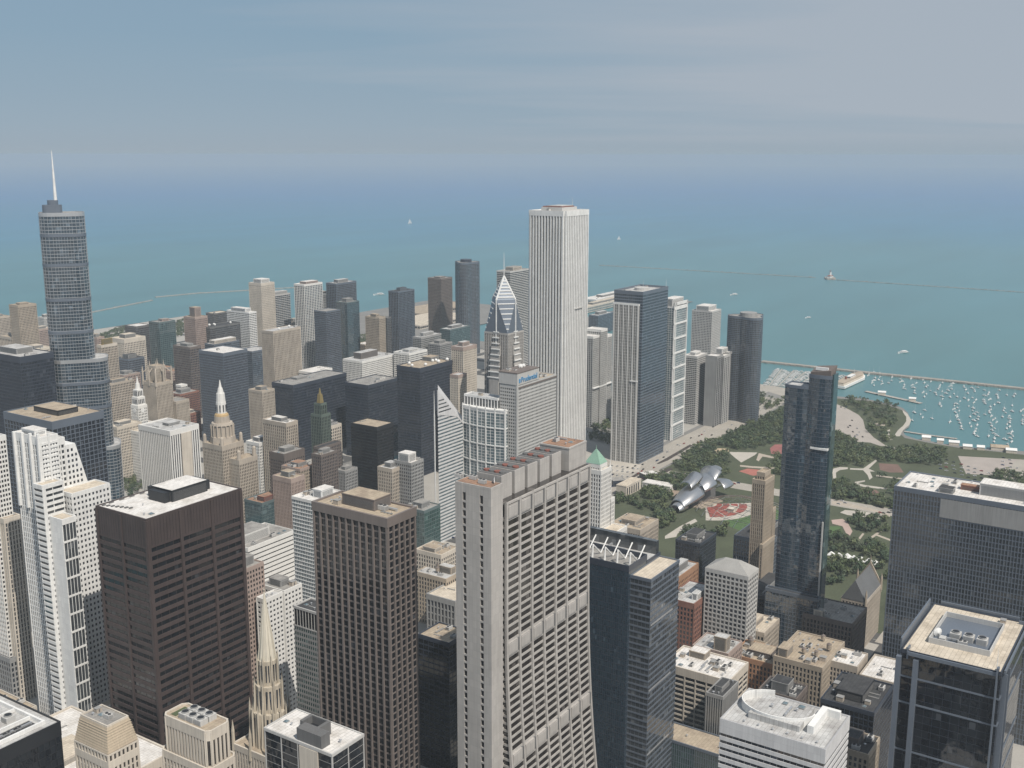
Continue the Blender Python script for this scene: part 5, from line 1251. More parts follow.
B(AT, 'teal green glass apartment tower at the water behind the gothic tower', 'apartment tower', 149, (159,323), 175, 142, S('teal','teal',3.3,.7,4.4,.5,.3,.2,2), 'grey', n=1, pent=(.4,.3,.8,.7), pk='pink')
B(BL, 'low rose brick block with many floors of ribbons east of the gothic tower', 'apartment block', 168, (180,395), 199, 54, S('dark','brick',3.4,1.4,3,.8,.3,.3,2), 'grey', n=2)
B(BL, 'long pinkish loft block under the teal green apartment tower', 'loft building', 146, (172,372), 182, 64, S('dark','pink',3.8,1.3,3,1.5,.3,.2,3), 'rust', n=2, D=60)
B(AT, 'pink stepped apartment tower tapering to a point over the water', 'apartment tower', 184, (195,318), 207, 138, S('dark','pink',3.4,1,2.8,1.3,.4,.2,3), 'tan', n=0, pent=(.25,.25,.75,.75), pk='pink', penth=17)
B(BL, 'dark block with a long tan roof beside the pink stepped tower', 'office block', 206, (214,314), 228, 104, S('dark','dgrey',3.6,1.1,3,.6,.3,.2,2), 'cream', n=1, pent=False)
B(BL, 'dark block with row of white roof domes near the pink stepped tower', 'office block', 200, (210,328), 240, 118, S('dark','dgrey',3.6,1,2.4,.5,.3,.2,2), 'dark', n=4, pent=False, kinds=('radome',))
B(BL, 'blue glass block under a long pale penthouse behind the dark blue gridded tower', 'office block', 205, (214,345), 239, 106, S('blue','bluegrey',3.6,1,3,.4,.3,.2,2), 'white', n=1, pent=(.1,.2,.95,.8), pk='cream', penth=6)
B(AT, 'white balcony banded apartment slab with stepped white crown behind the dark gridded tower', 'apartment tower', 227, (249,313), 256, 132, S('grey','paint',3.2,1.6,4,.35,.3,.5,2), 'white', n=1, pent=(.1,.2,.9,.85), pk='paint', penth=7)
B(BL, 'navy block wedged between the white banded slab and the blue ribboned tower', 'office block', 254, (258,314), 267, 106, S('dark','navy',3.6,1,2.6,.5,.3,.2,2), 'lgrey', n=0, pent=False)
B(BL, 'low wide glass hall with pale grey roof under the white banded slab', 'office block', 238, (252,352), 270, 72, S('blue','bluegrey',3.6,.6,3,.4,.3,.2,2), 'lgrey', n=1, pent=False)
B(AT, 'tall cream tower with notched white crown, highest north of the tan ribbed hotel', 'apartment tower', 249, (261,284), 274, 178, S('dark','cream',3.3,1.1,2.6,1.4,.5,.2,4), 'white', n=0, pent=(.15,.15,.8,.8), pk='white', penth=8)
B(AT, 'blue glass tower of even ribbons with rounded pale roof beside the notched cream tower', 'apartment tower', 267, (271,296), 290, 146, S('blue','lgrey',3.5,1.1,5,.2,.2,.3,2), 'lgrey', n=0, D=24, pent=(.1,.2,.95,.8), pk='lgrey', penth=6)
B('hotel_tower', 'tan ribbed hotel slab with grey shaded flank and white rooftop domes', 'hotel', 266, (273,332), 300, 132, S('dark','beige',3.6,.5,3,1.5,.7,.2,3), 'lgrey', n=3, D=26, pent=False, kinds=('radome','radome','air_handler'))
B(AT, 'tall slim white ribbed blue glass tower right of the tan ribbed hotel', 'apartment tower', 299, (304,285), 322, 172, S('blue','white',3.2,.6,4.6,.9,.6,.2,3), 'white', n=0, D=26, pent=(.2,.15,.85,.8), pk='pink', penth=5)
B(BL, 'grey block peeping out behind the slim white ribbed tower', 'office block', 321, (326,294), 332, 146, S('grey','lgrey',3.3,1.1,3,.6,.3,.2,3), 'cream', n=0, D=26)
B(BL, 'plain dark blue block between the white ribbed tower and the split glass pair', 'office block', 322, (326,312), 340, 128, S('dark','bluegrey',3.5,1,2.5,.5,.3,.2,2), 'grey', n=0, D=30, pent=False)
B(AT, 'grey finned tower with flat roof standing behind the split blue glass tower', 'apartment tower', 331, (336,284), 356, 168, S('grey','bluegrey',3.3,1,4,.8,.5,.3,3), 'lgrey', n=1, D=26)
B(AT, 'split blue glass tower with one dark and one teal half', 'apartment tower', 336, (347,303), 359, 138, S('mirror','teal',3.3,.4,3,.3,.2,.12,1), 'grey', n=0)
B(AT, 'plain brown apartment tower with balconied corner and dark eastern neighbour', 'apartment tower', 362, (379,318), 385, 112, S('dark','tan',3.2,1.3,3,1.2,.5,.4,3), 'tan', n=1, D=34, pk='tan')
B(BL, 'thin dark slab touching the plain brown apartment tower', 'apartment block', 384, (387,318), 391, 104, S('dark','dgrey',3.3,1,3,.6,.3,.2,2), 'grey', n=0, D=30, pent=False)
B('hotel_block', 'white gridded curved hotel block with brown rooftop hall behind the dark office group', 'hotel', 350, (362,362), 395, 66, S('grey','white',3.3,1.2,3.2,1.0,.4,.41,3), 'lgrey', n=2, D=44, pent=(.2,.4,.7,.8), pk='brown', penth=11)
B('hotel_block', 'white gridded block with stepped roof huts east of the curved hotel block', 'hotel', 394, (409,354), 427, 72, S('dark','white',3.5,1.1,3.6,.9,.4,.41,3), 'lgrey', n=3, pk='white')
B(BL, 'grey stepped block with rounded top floor east of the white gridded hotel', 'office block', 413, (421,338), 441, 78, S('grey','grey',3.4,1.5,4,.5,.3,.4,3), 'lgrey', n=1, pk='lgrey')
B(BL, 'low teal glass pavilion block between the brown lake tower and diamond pyramid tower', 'office block', 440, (450,330), 470, 74, S('teal','teal',3.6,.5,3,.3,.2,.1,2), 'lgrey', n=1)
B(BL, 'low grey terrace block before the lobed lake tower', 'apartment block', 428, (440,345), 452, 66, S('grey','grey',3.4,1.4,4,.6,.3,.4,2), 'grey', n=1)
B(AT, 'dark blue tower with notched spiky top standing alone in front of the pier sheds', 'apartment tower', 391, (398,292), 414, 150, S('dark','bluegrey',3.3,.7,4.2,.9,.8,.2,2), 'dark', n=2, D=24, pent=(.3,.3,.7,.7), pk='bluegrey', penth=6, kinds=('antenna',))
B(AT, 'flat brown apartment slab beside the lobed lake tower', 'apartment tower', 428, (441,279), 452, 152, S('bronze','brown',3.2,1.2,3,.9,.4,.3,3), 'grey', n=0, pk='brown', penth=3)
# -- the dark office group and the towers in front of the lake
B(OT, 'broad low black office slab, westernmost of the dark group', 'office block', 275, (293,386), 346, 110, S('dark','navy',3.8,1.2,1.8,.4,.35,.25,4), 'grey', n=6, D=40, pent=(.3,.6,.5,.9), penth=3)
B(OT, 'middle black office slab with white roof hut between its dark neighbours', 'office block', 345, (368,386), 398, 106, S('dark','navy',3.8,1.2,1.8,.4,.35,.25,4), 'grey', n=4, pent=(.62,.3,.8,.5), penth=3, pk='white')
B(OT, 'tallest black office slab with a cluster of white roof domes', 'office tower', 397, (420,369), 452, 146, S('dark','navy',3.8,1.2,1.8,.4,.35,.25,5), 'tan', n=7, pent=(.7,.5,.95,.9), kinds=('radome','radome','radome'))
B(BL, 'black windowless block with a plain tan roof before the black office slabs', 'office block', 351, (377,428), 393, 100, S('black','black',3.8,1.0,1.8,.4,.35,.25,4), 'tan', n=1, pent=False)
B(AT, 'pale pink condominium of bay columns between the black slab and pyramid tower', 'apartment tower', 452, (463,348), 476, 165, S('dark','cream',3.1,1.2,3,1.5,.8,.4,4,'pink'), 'lgrey', n=0, pk='pink', penth=6)
B(AT, 'lower stepped wing of the pale pink condominium', 'apartment tower', 452, (458,376), 466, 140, S('dark','cream',3.1,1.2,2.6,1.3,.6,.4,3,'pink'), 'lgrey', n=0, D=12, pent=False)
B(AT, 'grey balcony ribboned tower with white hut roof behind the pyramid topped tower', 'apartment tower', 498, (510,272), 529, 202, S('dark','lgrey',3.3,1.2,5,.2,.1,.8,2), 'grey', n=0, D=30, pent=(.3,.2,.75,.8), pk='cream', penth=7)
def frame_tower():
    h = 150; x, y, w_, d_ = plot(463, (505,409), 514, h)
    root = thing('white_framed_tower', 'glass apartment tower in a white open grid frame before the beige sign block', 'apartment tower', (x, y, 0))
    n_ = 10; bow = [(0,0),(w_,0),(w_,d_),(0,d_)] + [(-4.2*math.sin(math.pi*k/n_), d_-d_*k/n_) for k in range(1, n_)]
    tier(root, bow, 0, h-4, S('pale','paint',3.3,.35,5.6,.35,.25,.2,2,'paint'), 'lgrey', win=100)
    q = MB()
    for k in range(6):
        z = h-3-k*20; q.prism(offset(bow, .9), z, z+1.3)
    for k in range(0, n_+1, 2):
        px_, py_ = (-4.2*math.sin(math.pi*k/n_), d_-d_*k/n_); q.box(px_-1.0, py_-.6, 0, px_+.2, py_+.6, h)
    for px_ in (0, w_*.5, w_): q.box(px_-.6, -1.1, 0, px_+.6, .2, h)
    q.build('white_frame', WL['paint'], root)
    tier(root, rect(2, d_*.2, w_-2, d_-1), h-3, h+9, S('grey','paint',12,.5,4,.9,.5,.3,1.5), 'lgrey', win=0)
    clutter(root, 3, d_*.25, w_-3, d_-3, h+9, 4, 91)
frame_tower()
def notch_tower():
    h = 237; x, y, w_, d_ = plot(614.5, (643,294), 668, h)
    root = thing('pinstriped_glass_tower', 'large blue glass tower with white pinstriped west side beside the broad road', 'office tower', (x, y, 0))
    st = S('blue','bluegrey',4.0,1.5,3.2,.18,.2,.3,2); gl = S('blue','bluegrey',4.0,.6,2.0,.3,.25,.15,2)
    tier(root, rect(0,0,w_,d_), 0, h, st, 'lgrey', win=0, parapet=3)
    tier(root, rect(-1.6,5,-.05,d_), 0, h-15, S('grey','lgrey',4.0,.5,2.2,.7,.6,.15,1.5,'paint'), 'white', win=0)
    q = MB()
    for k in range(6): q.box(-2.5, 5.2+k*(d_-6.6)/5, 0, -1.5, 6.1+k*(d_-6.6)/5, h-15.5)
    q.box(-3.2, d_*.1, 116, -.5, d_*.35, 117.5); q.build('fin', WL['paint'], root)
    q = MB(); q.tube((w_*.5,d_*.5,h),(w_*.5,d_*.5,h+4),10,0,18,10); q.build('penthouse', WL['lgrey'], root)
    put(root, 'antenna', w_*.45, d_*.4, h+4, 0, 1.2); put(root, 'antenna', w_-2, 2, h+2, 0, 1.3); clutter(root, 4, 4, w_-4, d_-4, h, 5, 92, [(w_*.3,d_*.2,w_*.7,d_*.8)])
notch_tower()
def portal_tower():
    h = 205; x, y, w_, d_ = plot(666, (674,305), 687, h); d_ = 22
    root = thing('portal_frame_tower', 'slim glass apartment tower ruled by white portal frames beside the pinstriped glass tower', 'apartment tower', (x, y, 0))
    tier(root, rect(0,0,w_,d_), 0, h-4, S('pale','paint',3.3,.3,4,.25,.2,.12,1,'paint'), 'white', win=0)
    q = MB()
    for k in range(9): q.box(-.9, -1.2, h-8-k*22, w_+.9, -.15, h-5.4-k*22)
    for xx in (0, 5.5, w_-.6): q.box(xx-.9, -1.6, 0, xx+.9, -.1, h+3)
    q.box(-1, -1.6, h-1, w_+1, -.1, h+3); q.build('white_frame', WL['paint'], root)
    penthouse(root, 4, 4, w_-4, d_-3, h-4, 12, 'white', 'white'); put(root, 'antenna', 1, 1, h-3, 0, 1.7)
portal_tower()
B(AT, 'tan gridded apartment tower with tiered white crown behind the rounded balcony block', 'apartment tower', 686, (712,312), 721, 146, S('dark','lgrey',3.0,1.2,2.9,1.1,.3,.31,2), 'white', n=0, D=38, pent=(.1,.2,.9,.85), pk='white', penth=9)
B(AT, 'narrow balcony banded white block at the kerb of the broad road', 'apartment block', 684, (697,357), 707, 110, S('dark','lgrey',2.9,1.2,3,.5,.3,.6,3), 'white', n=1, pk='white')
def piered_slab():
    h = 112; x, y, w_, d_ = plot(708, (717,357), 745, h); w_ = 86; d_ = 18
    root = thing('piered_apartment_slab', 'long apartment slab of alternating white piers and dark bays by the broad road', 'apartment block', (x, y, 0))
    for k in range(4):
        tier(root, rect(k*w_/4+.02, (0,-3,-1.5,-3)[k], (k+1)*w_/4-.02, d_), 0, h-(0,2,0,3)[k], S('dark',('grey','lgrey','grey','lgrey')[k],2.9,.6,6.2,2.0,.7,.2,3), 'white', win=0, solid_edges=(3,) if k == 0 else ())
    penthouse(root, w_*.35, 4, w_*.6, d_-3, h, 8, 'white', 'white'); penthouse(root, w_*.75, 4, w_*.9, d_-3, h, 5, 'cream', 'white')
piered_slab()
def strips():
    h = 152; x, y, w_, d_ = plot(586, (593,332), 612, h); d_ = 24
    root = thing('white_pier_tower', 'cream apartment tower of white vertical piers just east of the striped marble tower', 'apartment tower', (x, y, 0))
    for k in range(3): tier(root, rect(k*w_/3+.02, -2.5*(k % 2), (k+1)*w_/3-.02, d_), 0, h-(8,0,12)[k], S('grey','lgrey',3.0,.7,3.6,1.2,.5,.2,3,'white'), 'white', win=0)
    q = MB(); q.box(-.6, -3.2, 62, w_, -.05, 63.5); q.build('ledge', WL['paint'], root)
strips()
B(BL, 'blue roofed low block on the river mouth beyond the white pier tower', 'office block', 589, (598,316), 613, 44, S('blue','bluegrey',3.5,.8,4,.5,.3,.2,2), 'lgrey', n=1)
# -- pier sheds and the water works on the lake
B('pier_shed', 'long cream pier hall reaching into the lake right of the marble skyscraper', 'pier hall', 588, (592,306), 616, 16, S('pale','cream',6,1.6,8,1,.4,.3,3), 'cream', D=34, W=330, n=6, dx=-60, kinds=('skylight','stair_hatch'))
B('pier_shed', 'white pier hall with a raised roof end further out on the lake pier', 'pier hall', 590, (596,300), 616, 22, S('pale','white',6,1.6,8,1,.4,.3,3), 'white', D=46, W=250, n=5, kinds=('skylight','stair_hatch'))
B('filter_plant', 'flat cream waterworks hall on the lake behind the notched dark blue tower', 'waterworks', 413, (420,326), 452, 9, S('dark','cream',6,2,8,1,.4,.3,2), 'cream', D=120, W=230, n=6, kinds=('skylight',), pent=False)
B('filter_plant', 'second flat tan waterworks hall on the lake in front of the cream one', 'waterworks', 414, (420,314), 450, 9, S('dark','tan',6,2,8,1,.4,.3,2), 'tan', D=100, W=240, n=5, kinds=('skylight',), pent=False)
# -- far left shore
B(AT, 'square beige shore apartment tower with stepped top at the picture edge', 'apartment tower', 9, (18,306), 36, 124, S('dark','tan',3.3,1.2,3,1.4,.3,.2,4), 'tan', n=0, D=30, pk='tan')
B(AT, 'beige shore apartment block cut by the picture edge', 'apartment block', -16, (-6,318), 10, 84, S('dark','beige',3.3,1.2,3,1.4,.3,.2,3), 'tan', n=0)
B(BL, 'low beige portico block below the square shore tower', 'office block', 0, (12,338), 33, 56, S('dark','beige',6,1.6,5,2,1.2,.3,4), 'tan', n=2)
B(BL, 'low pale block with brown roof just west of the rounded skyscraper', 'office block', 30, (38,330), 52, 60, S('dark','pink',3.4,1.2,3,1.2,.3,.2,3), 'cream', n=1)
B(BL, 'small grey block at the shore just west of the rounded skyscraper', 'office block', 38, (44,318), 53, 50, S('grey','lgrey',3.4,1.2,3,1.2,.3,.2,3), 'white', n=0)
B(BL, 'beige block beneath the beige portico block by the dark slab tower', 'office block', 20, (34,350), 52, 62, S('dark','cream',3.4,1.2,3,1.2,.3,.2,3), 'cream', n=2)
B(BL, 'pink low block between the rounded skyscraper and gold capped hotel', 'apartment block', 92, (97,338), 104, 96, S('dark','pink',3.4,1.2,3,1.2,.3,.2,3), 'tan', n=0, D=26)
B(BL, 'brick and tan block on the river bank between the clock tower and marble block', 'office block', 178, (186,415), 200, 40, S('dark','brick',3.6,1.3,3,1.2,.3,.2,3), 'cream', n=3)

# -- fillers seen in the gaps of the north bank
B(BL, 'cream terracotta wing with flat roof standing under the clock tower', 'office building', 104, (117,428), 141, 74, S('dark','cream',3.7,1.2,2.4,1.1,.35,.2,3), 'cream', n=4)
B(BL, 'small white block with dark stripes left of the dark blue gridded tower', 'office block', 176, (181,386), 187, 62, S('dark','white',3.6,1.6,3,.5,.3,.3,2), 'white', n=0, pent=False)
B(BL, 'white podium block at the foot of the slim white ribbed tower', 'office block', 299, (312,373), 332, 58, S('dark','white',3.6,1.3,3,.8,.3,.3,3), 'white', n=2, pent=False)
B(BL, 'low grey brick block between the green terracotta tower and black tan roofed block', 'office block', 336, (345,472), 357, 58, S('dark','grey',3.7,1.2,2.5,1.2,.35,.2,2), 'grey', n=2)
B(BL, 'small tan block with white roof at the foot of the brown apartment tower', 'office block', 356, (365,345), 374, 46, S('dark','tan',3.4,1.2,3,1,.3,.2,2), 'white', n=1, pent=False)
B(BL, 'low beige block under the pink stepped apartment tower', 'apartment block', 180, (190,352), 203, 52, S('dark','beige',3.4,1.2,3,1.2,.3,.2,2), 'tan', n=1)
B(BL, 'pale stone block with a dark band beside the gothic tower', 'office block', 142, (151,432), 163, 70, S('dark','beige',3.6,1,2.4,1.2,.4,.2,3), 'cream', n=2)
B(BL, 'cream mid-rise with balconies behind the blue ribboned glass tower', 'apartment block', 288, (293,322), 300, 86, S('dark','cream',3.3,1.3,3,.8,.3,.4,2), 'pink' if False else 'cream', n=0)
# -- filler blocks added for reflections: below the frame, seen only mirrored in the glass of the towers opposite
for (x, y, w_, d_, h, wl, rf) in ((60,60,60,80,96,'cream','white'),(165,55,90,50,84,'lgrey','white'),(165,115,90,60,110,'tan','tan'),(290,20,90,80,100,'white','lgrey'),(290,112,80,60,78,'brick','cream'),(415,18,80,76,66,'lgrey','white'),(415,-70,90,70,84,'cream','white'),(180,-70,100,100,70,'beige','lgrey'),(300,-80,90,80,92,'grey','white')):
    root = thing('low_block', WL[wl].name.replace('_',' ')+' unseen block added for reflections, %d storeys with %s roof' % (h//4, RF[rf].name.split('_')[0]), 'office block', (x, y, 0), 'unseen blocks added for reflections')
    tier(root, rect(0,0,w_,d_), 0, h, S('dark', wl, 4, 1.5, 3, 1.2, .35, .25, 3), rf, win=0); clutter(root, 1, 1, w_-1, d_-1, h, 8, int(x+y)+500); penthouse(root, w_*.3, d_*.3, w_*.6, d_*.6, h, 5, 'grey', rf)

# ================================================================== BANDSHELL AND LAWN
ST = mat('brushed_stainless', (.66,.65,.64), .30, .06, metal=1.0, fine=.3)
def bandshell():
    c = un(690, 512, 0); cx, cy = 1212.0, 496.0
    root = thing('bandshell', 'stage bandshell of curling stainless steel ribbons on the lawn', 'bandshell', (cx, cy, 0)); root.scale = (1.08, 1.08, .86)
    # frame: u along the stage front (towards the east-south-east), v towards the audience (south)
    a = R_(-14); U = Vector((math.cos(a), math.sin(a), 0)); V = Vector((math.sin(a), -math.cos(a), 0))
    def barrel(u0, u1, r0, r1, zc0, zc1, v0, v1, a0, a1, bulge=.0, swing=0.0):
        """a curled sheet: part of a tapering drum whose axis runs along the stage front"""
        me = bpy.data.meshes.new('ribbon'); bm = bmesh.new(); nu, nv = 14, 18; grid = []
        for i in range(nu+1):
            s = i/nu; uu = u0+(u1-u0)*s; rr = r0+(r1-r0)*s+bulge*math.sin(math.pi*s); zc = zc0+(zc1-zc0)*s; vv0 = v0+(v1-v0)*s; row = []
            for j in range(nv+1):
                t_ = R_(a0+swing*s+(a1-a0)*j/nv); row.append(bm.verts.new(U*(uu+1.5*math.sin(3*j/nv+i*.2)) - V*(vv0+rr*math.cos(t_)) + Vector((0,0,max(.6, zc+rr*math.sin(t_))))))
            grid.append(row)
        for i in range(nu):
            for j in range(nv): bm.faces.new((grid[i][j], grid[i+1][j], grid[i+1][j+1], grid[i][j+1]))
        bm.normal_update(); bmesh.ops.solidify(bm, geom=bm.faces[:], thickness=.5); bm.to_mesh(me); bm.free(); me.materials.append(ST)
        for p in me.polygons: p.use_smooth = True
        o = bpy.data.objects.new('ribbon', me); COL.objects.link(o); o.parent = root
    barrel(-46, -8, 9, 14, 6, 15, 2, 6, -45, 175, 2); barrel(-52, -36, 6, 9, 4, 6, 0, 2, -40, 190, 1); barrel(-10, 12, 13, 16, 18, 24, 4, 6, -50, 165, 1.5, 8)
    barrel(8, 26, 11, 17, 22, 30, 4, 8, -60, 150, 1, -10); barrel(22, 40, 15, 9, 24, 34, 6, 12, -40, 120, 1, 20); barrel(24, 46, 12, 8, 14, 16, 2, 0, -30, 170, 2)
    barrel(-24, 2, 8, 10, 26, 33, 8, 12, 20, 170, 1, -20)
    q = MB()
    for (p0, p1, z) in ((-22, 22, 16),): 
        A_, B2 = U*-22, U*22; b0 = len(q.v)
        for zz in (0, 17): q.v += [tuple(U*-22+Vector((0,0,zz))), tuple(U*22+Vector((0,0,zz))), tuple(U*20-V*16+Vector((0,0,zz))), tuple(U*-20-V*16+Vector((0,0,zz)))]
        for f in [(4,5,6,7),(0,1,5,4),(1,2,6,5),(2,3,7,6),(3,0,4,7)]: q.face([b0+j for j in f])
    q.build('stage_house', WL['dgrey'], root)
    q = MB(); b0 = 0; q.v = [tuple(U*-24+Vector((0,0,.1))), tuple(U*24+Vector((0,0,.1))), tuple(U*20+V*12+Vector((0,0,.1))), tuple(U*-20+V*12+Vector((0,0,.1)))]; q.v += [(x_,y_,1.6) for x_,y_,_ in q.v]
    for f in [(4,5,6,7),(0,1,5,4),(1,2,6,5),(2,3,7,6),(3,0,4,7),(0,3,2,1)]: q.face(list(f))
    q.build('stage', WL['tan'], root)
    return root, U, V
bs, U_, V_ = bandshell()
def bowl():
    base = Vector((1210, 496, 0)); red = mat('red_seats', (.29,.085,.07), .6, .25, .3, 2)
    root = thing('seating_bowl', 'fan of red seats with pale aisles in front of the steel bandshell', 'seating', base)
    def arc(r0, r1, a0, a1, z, m, name, n_=14):
        q = MB()
        for i in range(n_):
            t0, t1 = R_(a0+(a1-a0)*i/n_), R_(a0+(a1-a0)*(i+1)/n_); b0 = len(q.v)
            for zz in (.05, z):
                for (rr, tt) in ((r0,t0),(r1,t0),(r1,t1),(r0,t1)): q.v.append(tuple(U_*(rr*math.sin(tt))+V_*(rr*math.cos(tt)+4)+Vector((0,0,zz))))
            for f in [(4,5,6,7),(0,1,5,4),(1,2,6,5),(2,3,7,6),(3,0,4,7)]: q.face([b0+j for j in f])
        return q.build(name, m, root)
    arc(10, 62, -52, 52, .25, PLAZA, 'bowl_floor', 22)
    for (r0, r1) in ((14,20),(21.5,29),(31,39),(41,50)):
        for (a0, a1) in ((-46,-26),(-23,-2),(2,23),(26,46)): arc(r0, r1, a0, a1, .9, red, 'seat_block', 6)
    q = MB()                                                              # control booth in the middle
    o = V_*44; q.box(o.x-6,o.y-4,.2,o.x+6,o.y+4,5); q.box(o.x-6.6,o.y-4.6,5,o.x+6.6,o.y+4.6,5.6); b_ = q.build('control_booth', WL['cream'], root)
    tr = thing('lawn_trellis', 'low arched steel pipe trellis spanning the great lawn', 'trellis', base)
    q = MB()
    def P_(u, v):
        v0 = 66; rr = ((u/52)**2+((v-v0)/66)**2); return U_*u+V_*v+Vector((0,0,2+16*max(0, 1-rr)**.6))
    for k in range(-4, 5):
        u_top = 52; pts = []
        for i in range(13):
            s = i/12; ang = -math.pi*.5+math.pi*s; v = 66+66*math.sin(ang); u = 52*math.cos(ang)*k/4.5; pts.append(P_(u, v))
        for i in range(12): q.tube(pts[i], pts[i+1], .32, 0, 4)
    for k in range(1, 8):
        v = 66*2*k/8; uu = 52*math.sqrt(max(0, 1-((v-66)/66)**2)); pts = [P_(-uu+2*uu*i/10, v) for i in range(11)]
        for i in range(10): q.tube(pts[i], pts[i+1], .26, 0, 4)
    q.build('pipe_grid', ST, tr)
    lawn = sheet('great_lawn', [(base.x+(U_*(48*math.cos(t_))+V_*(88+46*math.sin(t_))).x, base.y+(U_*(48*math.cos(t_))+V_*(88+46*math.sin(t_))).y) for t_ in [2*math.pi*i/28 for i in range(28)]], .045, MATS['bright_lawn'])
bowl()
def wall_block(label, px0, py0, px1, py1, wd, h, wl, roof, cat='theatre'):
    a, b_ = un(px0, py0, 0), un(px1, py1, 0); d = (b_-a); L_ = d.length; d.normalize()
    root = thing('park_building', label, cat, (a.x, a.y, 0)); root.rotation_euler[2] = math.atan2(d.y, d.x)
    q = MB(); q.box(0,0,0,L_,wd,h); q.box(-.3,-.3,h,L_+.3,wd+.3,h+.8)
    for k in range(int(L_/6)): q.box(2+k*6,-.12,1,4.5+k*6,-.01,h-2,1)
    q.build('wall', [WL[wl], GL['dark']], root); q = MB(); q.box(.3,.3,h+.81,L_-.3,wd-.3,h+1); q.build('roof', RF[roof], root)
wall_block('cream windowless box of the park theatre north of the bandshell', 626, 497, 641, 489, 14, 13, 'cream', 'cream')
wall_block('long white low roof of the park theatre running toward the bandshell', 642, 487, 670, 492, 16, 6, 'white', 'white')
wall_block('small dark pavilion with white roof above the white park theatre roof', 645, 480, 658, 478, 14, 6, 'dgrey', 'white', 'pavilion')
wall_block('small dark pavilion with lilac roof by the parking ramps', 613, 487, 626, 486, 16, 7, 'navy', 'grey', 'pavilion')

# ================================================================== TREES
LEAF = []
for i, c in enumerate([(.072,.102,.050),(.092,.118,.058),(.060,.088,.052),(.105,.124,.062),(.082,.104,.066)]):
    m, t, b = newmat('leaves_%s' % 'abcde'[i]); n = t.nodes.new; l = t.links.new
    g = n('ShaderNodeNewGeometry'); oi = n('ShaderNodeObjectInfo'); mr = n('ShaderNodeMapRange'); mr.inputs[3].default_value = .62; mr.inputs[4].default_value = 1.45
    l(g.outputs['Random Per Island'], mr.inputs[0]); mx = n('ShaderNodeMixRGB'); mx.blend_type = 'MULTIPLY'; mx.inputs[0].default_value = 1; mx.inputs[1].default_value = (*c, 1); l(mr.outputs[0], mx.inputs[2])
    l(mx.outputs[0], b.inputs['Base Color']); b.inputs['Roughness'].default_value = .75; b.inputs['Specular IOR Level'].default_value = .2; LEAF.append(m)
BARK = mat('bark', (.10,.08,.06), .95, .3)
def crown_mesh(seed, mtl, nleaf=230, rad=4.6, hh=7.5):
    r = random.Random(seed); v = []; f = []
    cl = [(r.gauss(0, rad*.42), r.gauss(0, rad*.42), hh*.55+r.uniform(-.35,.62)*hh*.5, rad*r.uniform(.30,.52)) for _ in range(8)]
    for k in range(nleaf):
        cx, cy, cz, cr_ = r.choice(cl); d = Vector((r.gauss(0,1), r.gauss(0,1), r.gauss(0,1))).normalized()*cr_*r.uniform(.6,1.05)
        p = Vector((cx, cy, cz))+d; n_ = (d.normalized()+Vector((r.uniform(-.6,.6), r.uniform(-.6,.6), r.uniform(-.2,.8)))).normalized()
        a = n_.orthogonal().normalized(); b_ = n_.cross(a); s = r.uniform(.55,1.15); an = r.uniform(0, 6.28); a, b_ = a*math.cos(an)+b_*math.sin(an), b_*math.cos(an)-a*math.sin(an)
        b0 = len(v); v += [tuple(p-a*s), tuple(p+b_*s*.62), tuple(p+a*s), tuple(p-b_*s*.62)]; f.append((b0,b0+1,b0+2,b0+3))
    return v, f
CROWNS = []; TRUNKS = []
for i in range(5):
    v, f = crown_mesh(100+i, None); me = bpy.data.meshes.new('crown'); me.from_pydata(v, [], f); me.materials.append(LEAF[i]); me.update(); CROWNS.append(me)
for i in range(2):
    q = MB(); q.tube((0,0,-.1),(0.1,.1,3.2),.35,0,6,.24)
    for k in range(5):
        a = k*1.3+i; q.tube((.1,.1,2.6+.2*k),(1.9*math.cos(a),1.9*math.sin(a),5.2+.3*k),.15,0,4,.06)
    TRUNKS.append(q.mesh('trunk', [BARK]))
def inpoly(x, y, P):
    c = False; n_ = len(P)
    for i in range(n_):
        x1, y1 = P[i]; x2, y2 = P[i-1]
        if (y1 > y) != (y2 > y) and x < (x2-x1)*(y-y1)/(y2-y1)+x1: c = not c
    return c
